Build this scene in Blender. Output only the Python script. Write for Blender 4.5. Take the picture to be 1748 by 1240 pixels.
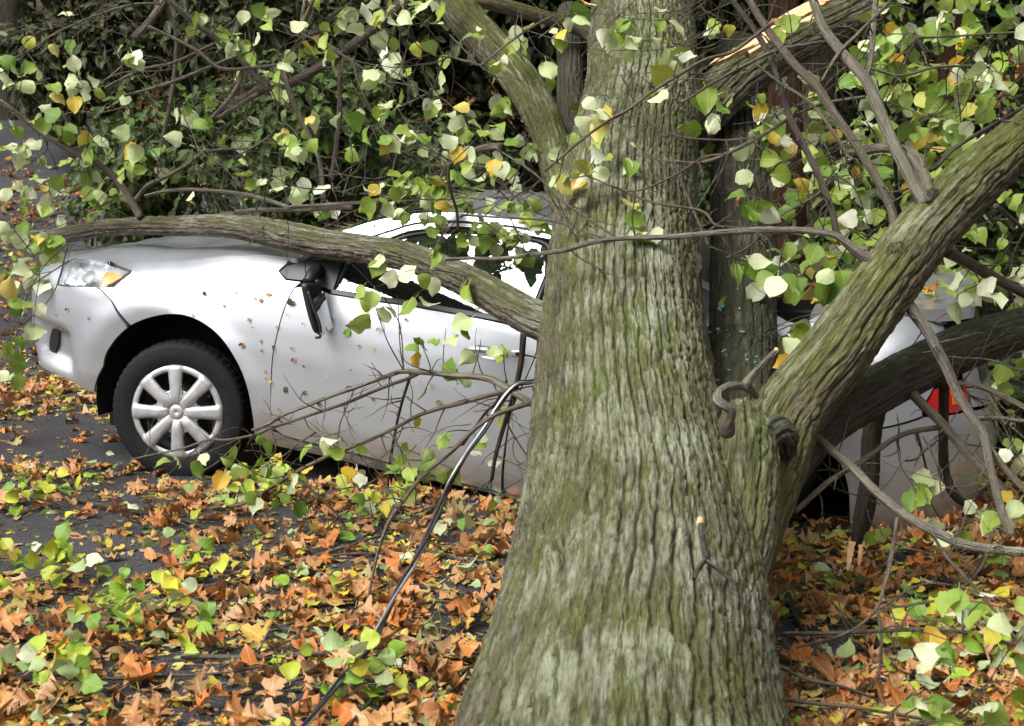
import bpy, bmesh, math, random
import numpy as np
from mathutils import Vector, Matrix
from mathutils.geometry import delaunay_2d_cdt
random.seed(7); RNG = np.random.default_rng(7)
SC = bpy.context.scene
for o in list(bpy.data.objects): bpy.data.objects.remove(o)
COL = SC.collection
# ================================================================= camera, sky, sun, exposure
CAM_H, PITCH = 1.45, math.radians(8.1)
cd = bpy.data.cameras.new('camera'); cam = bpy.data.objects.new('camera', cd); COL.objects.link(cam)
cd.lens = 50; cd.sensor_width = 36; cd.sensor_fit = 'HORIZONTAL'; cd.clip_start = .05; cd.clip_end = 400
cam.location = (0, 0, CAM_H); cam.rotation_euler = (math.pi/2 - PITCH, 0, 0)
cd.dof.use_dof = True; cd.dof.focus_distance = 5.6; cd.dof.aperture_fstop = 6.3
SC.camera = cam
SUN_EL, SUN_AZ = math.radians(52), math.radians(230)      # azimuth clockwise from +Y (away from the camera)
w = bpy.data.worlds.new('World'); SC.world = w; w.use_nodes = True
nt = w.node_tree; nt.nodes.clear()
sky = nt.nodes.new('ShaderNodeTexSky'); sky.sky_type = 'NISHITA'; sky.sun_disc = False
sky.sun_elevation = SUN_EL; sky.sun_rotation = SUN_AZ; sky.air_density = 1.0; sky.dust_density = 9.0; sky.ozone_density = 1.0
hs = nt.nodes.new('ShaderNodeHueSaturation'); hs.inputs['Saturation'].default_value = .12
bg = nt.nodes.new('ShaderNodeBackground'); bg.inputs[1].default_value = .138
ow = nt.nodes.new('ShaderNodeOutputWorld')
nt.links.new(sky.outputs[0], hs.inputs['Color']); nt.links.new(hs.outputs[0], bg.inputs[0]); nt.links.new(bg.outputs[0], ow.inputs[0])
sl = bpy.data.lights.new('sun', 'SUN'); sl.energy = 1.7; sl.angle = math.radians(28); sl.color = (1, .985, .955)
so = bpy.data.objects.new('sun', sl); COL.objects.link(so)
sd = Vector((math.sin(SUN_AZ)*math.cos(SUN_EL), math.cos(SUN_AZ)*math.cos(SUN_EL), math.sin(SUN_EL)))
so.rotation_euler = sd.to_track_quat('Z', 'Y').to_euler(); so.location = sd*30
vs = SC.view_settings; vs.view_transform = 'Standard'; vs.look = 'None'; vs.gamma = 1; vs.use_curve_mapping = False
vs.exposure = 0.52
SC.cycles.max_bounces = 6; SC.cycles.transparent_max_bounces = 12; SC.cycles.use_denoising = True
# ================================================================= helpers
def mesh(name, V, Fc, mat=None, smooth=True):
    me = bpy.data.meshes.new(name)
    V = np.asarray(V, np.float32); Fc = [tuple(int(i) for i in f) for f in Fc] if not isinstance(Fc, np.ndarray) else Fc
    if isinstance(Fc, np.ndarray):
        n, k = Fc.shape
        me.vertices.add(len(V)); me.vertices.foreach_set('co', V.ravel())
        me.loops.add(n*k); me.loops.foreach_set('vertex_index', Fc.astype(np.int32).ravel())
        me.polygons.add(n); me.polygons.foreach_set('loop_start', np.arange(0, n*k, k, dtype=np.int32))
        try: me.polygons.foreach_set('loop_total', np.full(n, k, np.int32))
        except Exception: pass
        me.update(calc_edges=True); me.validate()
    else:
        me.from_pydata(V.tolist(), [], Fc); me.update()
    if smooth: me.polygons.foreach_set('use_smooth', np.ones(len(me.polygons), bool))
    if mat: me.materials.append(mat)
    return me
def attr(me, name, kind, data, dom='POINT'):
    a = me.attributes.new(name, kind, dom)
    a.data.foreach_set('vector' if kind == 'FLOAT_VECTOR' else 'value', np.asarray(data, np.float32).ravel())
def link(name, me, parent=None, loc=None):
    o = bpy.data.objects.new(name, me); COL.objects.link(o)
    if parent: o.parent = parent
    if loc is not None: o.location = loc
    return o
def tag(o, label=None, cat=None, group=None, kind=None):
    if label: o['label'] = label
    if cat: o['category'] = cat
    if group: o['group'] = group
    if kind: o['kind'] = kind
    return o
def empty(name, loc, rz=0.):
    o = bpy.data.objects.new(name, None); COL.objects.link(o); o.location = loc; o.rotation_euler.z = rz
    o.empty_display_size = .2; return o
def _hash(i, j, k, s):
    n = (i*374761393 + j*668265263 + k*2147483647 + s*974634777) & 0xffffffff
    n = ((n ^ (n >> 13))*1274126177) & 0xffffffff; n = n ^ (n >> 16)
    return (n & 0xffff)/65535.
def noise(P, seed=0):              # value noise in -1..1
    P = np.asarray(P, float); I = np.floor(P).astype(np.int64); f = P - I; f = f*f*f*(f*(f*6-15)+10)
    i, j, k = I[..., 0], I[..., 1], I[..., 2]; r = 0
    for a in (0, 1):
        for b in (0, 1):
            for c in (0, 1):
                wgt = (f[..., 0] if a else 1-f[..., 0])*(f[..., 1] if b else 1-f[..., 1])*(f[..., 2] if c else 1-f[..., 2])
                r = r + wgt*_hash(i+a, j+b, k+c, seed)
    return r*2-1
def fbm(P, oct=3, seed=0):
    P = np.asarray(P, float); s = 0; a = 1.; t = 0
    for o in range(oct): s = s + a*noise(P*2**o + 17.3*o, seed+o); t += a; a *= .5
    return s/t
def spline(pts, n):
    P = np.asarray(pts, float)
    if len(P) < 3:
        t = np.linspace(0, 1, n)[:, None]; return P[0]*(1-t)+P[-1]*t
    Q = np.vstack([2*P[0]-P[1], P, 2*P[-1]-P[-2]])
    L = np.r_[0, np.cumsum(np.linalg.norm(np.diff(P[:, :3], axis=0), axis=1))]
    out = []
    for s in np.linspace(0, L[-1], n):
        i = min(max(np.searchsorted(L, s, 'right')-1, 0), len(P)-2); t = (s-L[i])/max(L[i+1]-L[i], 1e-9)
        a, b, c, d = Q[i], Q[i+1], Q[i+2], Q[i+3]
        out.append(.5*(2*b + (c-a)*t + (2*a-5*b+4*c-d)*t*t + (3*b-a-3*c+d)*t**3))
    return np.array(out)
def frames(C):
    T = np.gradient(C, axis=0); T /= np.maximum(np.linalg.norm(T, axis=1, keepdims=True), 1e-9)
    u = np.cross(T[0], [0, 0, 1.]);
    if np.linalg.norm(u) < .1: u = np.cross(T[0], [1., 0, 0])
    u /= np.linalg.norm(u); U = []
    for t in T:
        u = u - t*(u@t); u = u/max(np.linalg.norm(u), 1e-9); U.append(u)
    U = np.array(U); return T, U, np.cross(T, U)
def tube_arrays(pts, n, m, bark=0., seed=0, cap=True, knots=0., fscale=1.):
    """pts: rows x,y,z,r. bark: depth of the furrows in metres."""
    S = spline(pts, n); Cc, R = S[:, :3], np.maximum(S[:, 3], .0008)
    T, U, W = frames(Cc); th = np.linspace(0, 2*np.pi, m, endpoint=False)
    cs, sn = np.cos(th), np.sin(th)
    s = np.r_[0, np.cumsum(np.linalg.norm(np.diff(Cc, axis=0), axis=1))]
    D = cs[None, :, None]*U[:, None] + sn[None, :, None]*W[:, None]
    RR = np.repeat(R[:, None], m, 1); ridge = np.zeros((n, m))
    X = np.stack([cs[None]*RR, sn[None]*RR, np.repeat(s[:, None], m, 1)], -1)
    if knots: RR = RR*(1 + knots*fbm(X*np.array([5, 5, 1.6]), 2, seed+50))
    if bark:
        wv = np.stack([fbm(X*np.array([4, 4, 2.2]), 2, seed+1), fbm(X*np.array([4, 4, 2.2])+9, 2, seed+2), np.zeros((n, m))], -1)*.09
        Y = X + wv
        kk = max(7, int(round(2*np.pi*R.mean()/(.037/fscale)))); th2 = np.repeat(th[None], n, 0)
        w1 = fbm(X*np.array([5, 5, 3.6])*fscale, 3, seed+3); w2 = noise(X*np.array([13, 13, 9.])*fscale, seed+4); w3 = fbm(X*np.array([45, 45, 20.])*fscale, 2, seed+9)
        q = np.sin(.5*(kk*th2 + 2.6*w1 + 1.0*w2 + .7*w3)); f1 = np.exp(-(q/.24)**2)
        n2 = noise(Y*np.array([40, 40, 9.])*fscale, seed+11); f2 = np.exp(-(n2/.15)**2)
        n3 = noise(Y*np.array([16, 16, 22.])*fscale, seed+8); f4 = np.exp(-(n3/.08)**2)
        f3 = fbm(X*np.array([95, 95, 45.])*fscale, 3, seed+5); big = fbm(X*np.array([6, 6, 2.])*fscale, 2, seed+6)
        ridge = np.clip(.50 - 1.25*f1*(.75+.45*w2) - .35*f2 - .16*f4 + .36*f3 + .22*big, -1.1, 1)
        RR = RR + bark*ridge
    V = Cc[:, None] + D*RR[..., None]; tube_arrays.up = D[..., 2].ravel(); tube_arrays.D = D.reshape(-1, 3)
    i = np.arange(n-1)[:, None]*m; j = np.arange(m)[None]; k = (j+1) % m
    Fq = np.stack([i+j, i+k, i+m+k, i+m+j], -1).reshape(-1, 4)
    V = V.reshape(-1, 3); ridge = ridge.ravel(); BC = (X*np.array([1, 1, .11])).reshape(-1, 3)
    if cap:                                   # close both ends with a centre vertex ring collapsed
        b0 = len(V); V = np.vstack([V, Cc[:1], Cc[-1:]]); ridge = np.r_[ridge, 0, 0]; BC = np.vstack([BC, BC[:1], BC[-1:]])
        jj = np.arange(m); kk = (jj+1) % m; l = (n-1)*m
        Fq = np.vstack([Fq, np.stack([np.full(m, b0), kk, jj, jj], -1), np.stack([np.full(m, b0+1), l+jj, l+kk, l+kk], -1)])
    return V, Fq, ridge, BC
def fix_quads(Fq):
    return [tuple(dict.fromkeys(int(v) for v in f)) for f in Fq]
def tube(name, pts, mat, n=None, m=8, bark=0., seed=0, parent=None, off=None, knots=0., fscale=1., cap=True):
    pts = np.asarray(pts, float).copy()
    if off is not None: pts[:, :3] -= np.asarray(off)
    L = np.linalg.norm(np.diff(pts[:, :3], axis=0), axis=1).sum()
    n = n or max(4, int(L/.03))
    V, Fq, rg, bc = tube_arrays(pts, n, m, bark, seed, cap, knots, fscale)
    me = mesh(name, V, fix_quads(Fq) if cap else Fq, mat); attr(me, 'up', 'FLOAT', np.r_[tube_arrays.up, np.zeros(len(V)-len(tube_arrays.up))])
    attr(me, 'ridge', 'FLOAT', rg); attr(me, 'bark', 'FLOAT_VECTOR', bc)
    return link(name, me, parent)
def join(parts):
    V, Fc, b = [], [], 0
    for v, f in parts:
        V.append(np.asarray(v, float)); Fc += [tuple(int(i)+b for i in q) for q in f]; b += len(v)
    return np.vstack(V), Fc
def box(c, s, rot=None):
    v = np.array([(x, y, z) for x in (-.5, .5) for y in (-.5, .5) for z in (-.5, .5)])*np.array(s)
    if rot is not None: v = v@np.array(rot).T
    return v+np.array(c), [(0, 1, 3, 2), (4, 6, 7, 5), (0, 4, 5, 1), (2, 3, 7, 6), (0, 2, 6, 4), (1, 5, 7, 3)]
def rbox(c, s, bev=.2, rot=None):      # rounded box by a superellipsoid
    n, m = 12, 20; V = []; e = bev
    f = lambda a: np.sign(a)*np.abs(a)**e
    ph = np.linspace(-np.pi/2, np.pi/2, n); th = np.linspace(0, 2*np.pi, m, endpoint=False)
    for p in ph:
        for t in th: V.append((f(np.cos(p))*f(np.cos(t))*s[0]/2, f(np.cos(p))*f(np.sin(t))*s[1]/2, f(np.sin(p))*s[2]/2))
    V = np.array(V)
    if rot is not None: V = V@np.array(rot).T
    F_ = [(i*m+j, i*m+(j+1) % m, (i+1)*m+(j+1) % m, (i+1)*m+j) for i in range(n-1) for j in range(m)]
    return V+np.array(c), F_
def proj(P):                             # where a point falls in the picture (to rank leaves by size), depth
    P = np.asarray(P)-np.array([0, 0, CAM_H]); d = P[:, 1]*math.cos(PITCH)-P[:, 2]*math.sin(PITCH); d = np.where(d < .2, 1e6, d)
    u = P[:, 1]*math.sin(PITCH)+P[:, 2]*math.cos(PITCH)
    return P[:, 0]/d*50/36, u/d*50/36, d
def inview(P, pad=.02):
    x, y, d = proj(P); return (np.abs(x) < .5+pad) & (np.abs(y) < .355+pad) & (d < 100)
# ================================================================= materials
class N:
    def __init__(s, name):
        s.m = bpy.data.materials.new(name); s.m.use_nodes = True; s.t = s.m.node_tree; s.t.nodes.clear()
        s.out = s.new('OutputMaterial')
    def new(s, k, **kw):
        n = s.t.nodes.new('ShaderNode'+k)
        for a, b in kw.items(): setattr(n, a, b)
        return n
    def put(s, sock, v):
        if isinstance(v, bpy.types.NodeSocket): s.t.links.new(v, sock)
        elif isinstance(v, (tuple, list)) and len(v) == 3 and sock.type == 'RGBA': sock.default_value = (*v, 1)
        else: sock.default_value = v
    def noise(s, vec=None, scale=5, detail=3, rough=.55, out=0):
        n = s.new('TexNoise'); s.put(n.inputs['Scale'], scale); n.inputs['Detail'].default_value = detail; n.inputs['Roughness'].default_value = rough
        if vec is not None: s.put(n.inputs['Vector'], vec)
        return n.outputs[out]
    def vor(s, vec=None, scale=5, feature='F1', out='Distance'):
        n = s.new('TexVoronoi', feature=feature); s.put(n.inputs['Scale'], scale)
        if vec is not None: s.put(n.inputs['Vector'], vec)
        return n.outputs[out]
    def ramp(s, v, stops):
        n = s.new('ValToRGB'); s.put(n.inputs[0], v); e = n.color_ramp.elements
        while len(e) < len(stops): e.new(.5)
        for el, (p, c) in zip(e, stops): el.position = p; el.color = (c, c, c, 1) if isinstance(c, (int, float)) else (*c, 1)
        return n.outputs[0]
    def mix(s, f, a, b, mode='MIX'):
        n = s.new('Mix', data_type='RGBA', blend_type=mode); s.put(n.inputs[0], f); s.put(n.inputs[6], a); s.put(n.inputs[7], b); return n.outputs[2]
    def math(s, op, a, b=0., c=0., clamp=False):
        n = s.new('Math', operation=op, use_clamp=clamp); s.put(n.inputs[0], a); s.put(n.inputs[1], b); s.put(n.inputs[2], c); return n.outputs[0]
    def attr(s, name, out=2):
        n = s.new('Attribute'); n.attribute_name = name; return n.outputs[out]
    def obj(s): return s.new('TexCoord').outputs['Object']
    def pos(s): return s.new('NewGeometry').outputs['Position']
    def bump(s, h, strength=.3, dist=.01):
        n = s.new('Bump'); n.inputs['Strength'].default_value = strength; n.inputs['Distance'].default_value = dist; s.put(n.inputs['Height'], h); return n.outputs[0]
    def bsdf(s, col, rough=.6, normal=None, **kw):
        n = s.new('BsdfPrincipled'); s.put(n.inputs['Base Color'], col); s.put(n.inputs['Roughness'], rough)
        if normal is not None: s.put(n.inputs['Normal'], normal)
        for k, v in kw.items(): s.put(n.inputs[k.replace('_', ' ')], v)
        return n.outputs[0]
    def done(s, sh): s.t.links.new(sh, s.out.inputs[0]); return s.m
M = {}
def plain(name, col, rough=.5, grain=.0, gs=40, **kw):
    n = N(name); c = col
    nz = n.noise(n.obj(), gs, 3)
    c = n.mix(n.ramp(nz, [(.3, 0), (.7, 1)]), tuple(x*(1-grain) for x in col), tuple(min(1, x*(1+grain)) for x in col))
    M[name] = n.done(n.bsdf(c, rough, n.bump(nz, .05, .002) if grain else None, **kw)); return M[name]
def bark_mat(name, dark, light, moss, lichen_lit, moss_amt=.5, lich_amt=.5):
    n = N(name); bc = n.attr('bark', 1); rg = n.attr('ridge'); ob = n.obj()
    a = n.noise(bc, 26, 5, .65); base = n.mix(n.ramp(a, [(.3, 0), (.7, 1)]), dark, light)
    base = n.mix(n.ramp(rg, [(.0, .0), (.55, .55)]), base, light)
    m1 = n.noise(ob, 2.3, 4, .6); m2 = n.noise(bc, 30, 5, .65)
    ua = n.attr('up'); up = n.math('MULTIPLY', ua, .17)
    mm = n.math('ADD', n.math('ADD', n.math('MULTIPLY', m1, .45), n.math('MULTIPLY', m2, .65)), up)
    base = n.mix(n.ramp(mm, [(.68-.3*moss_amt, 0), (.92-.25*moss_amt, .85)]), base, moss)
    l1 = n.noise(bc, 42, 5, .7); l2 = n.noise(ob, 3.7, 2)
    ll = n.math('ADD', n.math('ADD', n.math('MULTIPLY', l1, .8), n.math('MULTIPLY', l2, .42)), n.math('MULTIPLY', rg, .20)); ll = n.math('ADD', ll, n.ramp(n.math('ADD', ua, n.math('MULTIPLY', l2, .25)), [(.80, 0), (1.12, .085)]))  # pale growth, denser on up-facing bark to paint in the lit strip
    base = n.mix(n.ramp(ll, [(.83-.22*lich_amt, 0), (1.06-.2*lich_amt, .8)]), base, lichen_lit)
    fn = n.noise(bc, 150, 5, .75); base = n.mix(n.ramp(fn, [(.30, .8), (.50, 0)]), base, dark); base = n.mix(n.ramp(fn, [(.56, 0), (.76, .40)]), base, lichen_lit)
    sp = n.vor(ob, 55); base = n.mix(n.ramp(n.math('ADD', sp, n.math('MULTIPLY', n.noise(ob, 6, 2), .9)), [(.36, .75), (.47, 0)]), base, (lichen_lit[0]*.8, lichen_lit[1]*.95, lichen_lit[2]*.8))
    h = n.math('ADD', n.math('ADD', n.noise(bc, 110, 6, .75), n.math('MULTIPLY', n.noise(ob, 190, 3), .5)), n.math('MULTIPLY', n.ramp(n.noise(bc, 52, 4, .6), [(.38, 0), (.56, 1)]), .9))
    M[name] = n.done(n.bsdf(base, .85, n.bump(h, 1.0, .016), Specular_IOR_Level=.25)); return M[name]
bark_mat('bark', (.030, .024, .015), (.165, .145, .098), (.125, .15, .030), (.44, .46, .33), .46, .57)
bark_mat('bark_limb', (.036, .027, .016), (.15, .128, .075), (.13, .155, .026), (.44, .45, .31), .62, .42)
bark_mat('bark_dark', (.032, .027, .02), (.10, .086, .062), (.055, .07, .025), (.2, .21, .16), .35, .2)
bark_mat('bark_pale', (.045, .036, .026), (.20, .175, .13), (.105, .125, .03), (.44, .43, .35), .54, .60)
bark_mat('bark_branch', (.10, .085, .062), (.30, .27, .215), (.14, .15, .06), (.42, .42, .34), .25, .5)
bark_mat('bark_twig', (.10, .08, .06), (.22, .185, .14), (.15, .155, .07), (.32, .31, .25), .2, .2)
bark_mat('bark_twig_dark', (.05, .038, .03), (.11, .085, .065), (.08, .08, .05), (.18, .17, .14), .15, .1)
bark_mat('bark_cedar', (.05, .026, .015), (.14, .065, .034), (.12, .09, .04), (.25, .17, .11), .1, .1)
def wood_mat():
    n = N('split_wood'); c = n.noise(n.attr('bark', 1), 60, 4)
    c2 = n.noise(n.obj(), 8, 3)
    col = n.mix(n.ramp(c2, [(.35, 0), (.65, 1)]), (.70, .42, .18), (.80, .64, .42))
    col = n.mix(n.ramp(c, [(.35, .6), (.6, 0)]), col, (.42, .19, .07))
    M['split_wood'] = n.done(n.bsdf(col, .75, n.bump(c, .5, .004)))
wood_mat()
def leaf_mat(name, top, under, rough=.5, transl=.3, vein=.12, spec=.4):
    """top / under: lists of colours chosen leaf by leaf; the two faces of a leaf differ."""
    n = N(name); r = n.math('FRACT', n.math('ADD', n.new('ObjectInfo').outputs['Random'], n.attr('tint')))
    st = lambda cs: [((i+.5)/len(cs), c) for i, c in enumerate(cs)]
    a = n.ramp(r, st(top)); r2 = n.math('FRACT', n.math('MULTIPLY', r, 7.31)); b = n.ramp(r2, st(under))
    back = n.new('NewGeometry').outputs['Backfacing']
    c = n.mix(back, a, b)
    nz = n.noise(n.pos(), 45, 3); c = n.mix(n.ramp(nz, [(.35, vein*2), (.7, 0)]), c, n.mix(.5, c, (.30, .20, .05)))
    lc = n.new('SeparateXYZ'); n.put(lc.inputs[0], n.attr('lc', 1)); au = n.math('ABSOLUTE', lc.outputs[0])
    mid = n.ramp(au, [(.02, 1), (.07, 0)]); sv = n.math('SINE', n.math('MULTIPLY', n.math('SUBTRACT', lc.outputs[1], n.math('MULTIPLY', au, .55)), 42)); side = n.ramp(sv, [(.78, 0), (.98, .45)])
    vm = n.math('MAXIMUM', mid, side); c = n.mix(n.math('MULTIPLY', vm, .38), c, n.mix(.45, c, (.75, .72, .38)))
    c = n.mix(n.ramp(n.noise(n.pos(), 70, 2), [(.70, 0), (.76, .55)]), c, (.16, .09, .03))
    pb = n.new('BsdfPrincipled'); n.put(pb.inputs['Base Color'], c); n.put(pb.inputs['Roughness'], rough); n.put(pb.inputs['Normal'], n.bump(n.math('ADD', n.noise(n.pos(), 120, 3), n.math('MULTIPLY', vm, -.5)), .4, .003))
    pb.inputs['Specular IOR Level'].default_value = spec
    tr = n.new('BsdfTranslucent'); n.put(tr.inputs[0], n.mix(.18, c, (.40, .50, .10) if transl > .2 else c))
    mx = n.new('MixShader'); mx.inputs[0].default_value = transl; n.t.links.new(pb.outputs[0], mx.inputs[1]); n.t.links.new(tr.outputs[0], mx.inputs[2])
    M[name] = n.done(mx.outputs[0]); return M[name]
PALE = [(.56, .62, .36), (.66, .71, .46), (.42, .52, .22), (.60, .66, .39), (.50, .58, .29), (.74, .77, .57)]
GREEN = [(.11, .23, .025), (.19, .33, .04), (.27, .39, .05), (.14, .27, .03), (.35, .45, .10), (.23, .34, .04)]
leaf_mat('leaf_linden', GREEN, PALE, .5, .28)
leaf_mat('leaf_green', [(.11, .24, .015), (.21, .39, .02), (.36, .49, .035), (.48, .50, .035), (.14, .28, .025), (.56, .48, .03)], [(.30, .42, .17), (.42, .50, .28), (.22, .36, .10), (.5, .56, .38)], .45, .2)
leaf_mat('leaf_yellow', [(.62, .42, .03), (.70, .50, .06), (.52, .42, .05), (.66, .36, .02), (.42, .44, .06)], [(.66, .50, .12), (.60, .47, .14), (.5, .48, .14)], .5, .25)
leaf_mat('leaf_oak', [(.22, .07, .016), (.42, .135, .026), (.52, .20, .045), (.13, .045, .016), (.58, .30, .10), (.32, .085, .018), (.55, .14, .016), (.42, .20, .06)], [(.46, .22, .10), (.40, .17, .065), (.52, .29, .15)], .5, .1, .2)
leaf_mat('leaf_brown', [(.20, .08, .03), (.30, .12, .04), (.42, .2, .06), (.5, .3, .05), (.16, .16, .04), (.12, .06, .03)], [(.36, .2, .1), (.42, .26, .13), (.3, .25, .1)], .6, .1, .2)
leaf_mat('leaf_evergreen', [(.008, .020, .006), (.012, .028, .008), (.017, .036, .010), (.010, .024, .007)], [(.016, .03, .012), (.024, .04, .016)], .5, .1, .05, .15)
leaf_mat('leaf_ivy', [(.012, .036, .007), (.022, .062, .010), (.040, .095, .015), (.075, .155, .024), (.015, .042, .008)], [(.05, .09, .03), (.08, .12, .045)], .48, .18, .05, .2)
leaf_mat('needle', [(.05, .09, .025), (.10, .12, .035), (.26, .2, .06), (.07, .11, .04)], [(.06, .10, .03), (.2, .16, .05)], .6, .0, .0)
def asphalt_mat(name='asphalt', lo=(.020, .020, .023), hi=(.048, .047, .052)):
    n = N(name); p = n.pos(); a = n.noise(p, 1.3, 4); b = n.noise(p, 180, 3, .6); v = n.vor(p, 105)
    c = n.mix(n.ramp(a, [(.3, 0), (.7, 1)]), lo, hi)
    c = n.mix(n.ramp(v, [(.12, .8), (.30, 0)]), c, (.20, .195, .19))
    c = n.mix(n.ramp(n.noise(p, 14, 4, .7), [(.58, 0), (.72, .45)]), c, (.075, .055, .032))
    h = n.math('ADD', n.math('MULTIPLY', v, .7), b)
    r = n.ramp(a, [(.35, .42), (.65, .75)])
    M[name] = n.done(n.bsdf(c, r, n.bump(h, .9, .009)))
asphalt_mat()
def soil_mat():
    n = N('soil'); p = n.pos(); v = n.new('TexVoronoi'); n.put(v.inputs['Vector'], p); v.inputs['Scale'].default_value = 11
    sx = n.new('SeparateColor'); n.put(sx.inputs[0], v.outputs['Color'])
    leafc = n.ramp(sx.outputs[0], [(.1, (.13, .05, .02)), (.35, (.24, .09, .03)), (.55, (.33, .16, .05)), (.75, (.30, .22, .04)), (.9, (.10, .13, .03))])
    big = n.noise(p, .55, 4); c = n.mix(n.ramp(big, [(.42, 0), (.62, 1)]), leafc, (.035, .028, .022))
    c = n.mix(n.ramp(n.noise(p, 40, 4), [(.4, .5), (.6, 0)]), c, (.03, .022, .016))
    M['soil'] = n.done(n.bsdf(c, .85, n.bump(n.math('ADD', v.outputs['Distance'], n.noise(p, 30, 4)), .8, .05)))
soil_mat()
def paint_mat():
    n = N('silver_paint'); ob = n.obj(); fl = n.noise(ob, 900, 2); d = n.noise(ob, 4, 4, .6); dr = n.vor(ob, 70)
    c = n.mix(n.ramp(fl, [(.35, 0), (.65, 1)]), (.46, .48, .515), (.52, .54, .575))
    dirt = n.math('MULTIPLY', n.ramp(d, [(.52, 0), (.85, .18)]), 1)
    c = n.mix(dirt, c, (.34, .32, .28))
    rr = n.math('ADD', n.ramp(d, [(.3, .36), (.7, .46)]), n.ramp(dr, [(.05, .18), (.16, 0)]))
    M['silver_paint'] = n.done(n.bsdf(c, rr, n.bump(n.noise(ob, 2.2, 2), .12, .02), Metallic=.72, Coat_Weight=.7, Coat_Roughness=.08))
paint_mat()
def glass_mat(name, tint, ior=1.9, alpha=.75, rough=.02):
    n = N(name); ob = n.obj(); gl = n.new('BsdfGlossy'); gl.inputs['Roughness'].default_value = rough; gl.inputs[0].default_value = (.90, .98, .97, 1)
    tr = n.new('BsdfTransparent'); n.put(tr.inputs[0], tint)
    fr = n.new('Fresnel'); fr.inputs['IOR'].default_value = ior
    n.put(gl.inputs['Normal'], n.bump(n.noise(ob, 3, 2), .04, .02))
    mx = n.new('MixShader'); n.t.links.new(fr.outputs[0], mx.inputs[0]); n.t.links.new(tr.outputs[0], mx.inputs[1]); n.t.links.new(gl.outputs[0], mx.inputs[2])
    df = n.new('BsdfDiffuse'); df.inputs[0].default_value = (.35, .36, .34, 1)
    m2 = n.new('MixShader'); n.put(m2.inputs[0], n.ramp(n.vor(ob, 60), [(.04, .16), (.12, .02)])); n.t.links.new(mx.outputs[0], m2.inputs[1]); n.t.links.new(df.outputs[0], m2.inputs[2])
    M[name] = n.done(m2.outputs[0])
glass_mat('car_glass', (.26, .50, .46), 2.35)
glass_mat('lens_glass', (.92, .94, .95), 1.45)
plain('black_plastic', (.011, .011, .012), .45, .3, 60)
plain('matte_black', (.006, .006, .006), .9, .3)
plain('rubber', (.011, .011, .012), .75, .35, 90, Specular_IOR_Level=.2)
plain('wheel_cover_plastic', (.50, .505, .515), .38, .16, 26, Metallic=.55)
plain('steel_dark', (.03, .03, .032), .4, .3, 30, Metallic=.5)
plain('chrome', (.75, .76, .78), .12, .05, 20, Metallic=1.0)
plain('reflector_silver', (.80, .81, .83), .22, .10, 60, Metallic=.55)
plain('amber_plastic', (.95, .28, .01), .25, .08, 90, Transmission_Weight=.2)
plain('red_plastic', (.62, .012, .012), .2, .15, 90)
plain('mirror_glass', (.85, .87, .88), .05, .02, 5, Metallic=1.0)
plain('seat_fabric', (.05, .05, .048), .9, .3, 80)
plain('cable_black', (.03, .03, .033), .55, .3, 60)
plain('cable_metal', (.78, .79, .82), .38, .15, 90, Metallic=.9)
plain('shard_glass', (.16, .45, .42), .12, .2, 50, Transmission_Weight=.3)
plain('tape_yellow', (.80, .58, .02), .5, .08, 20)
plain('tape_ink', (.02, .02, .02), .6, .1)
plain('bud', (.42, .30, .16), .7, .2)
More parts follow.
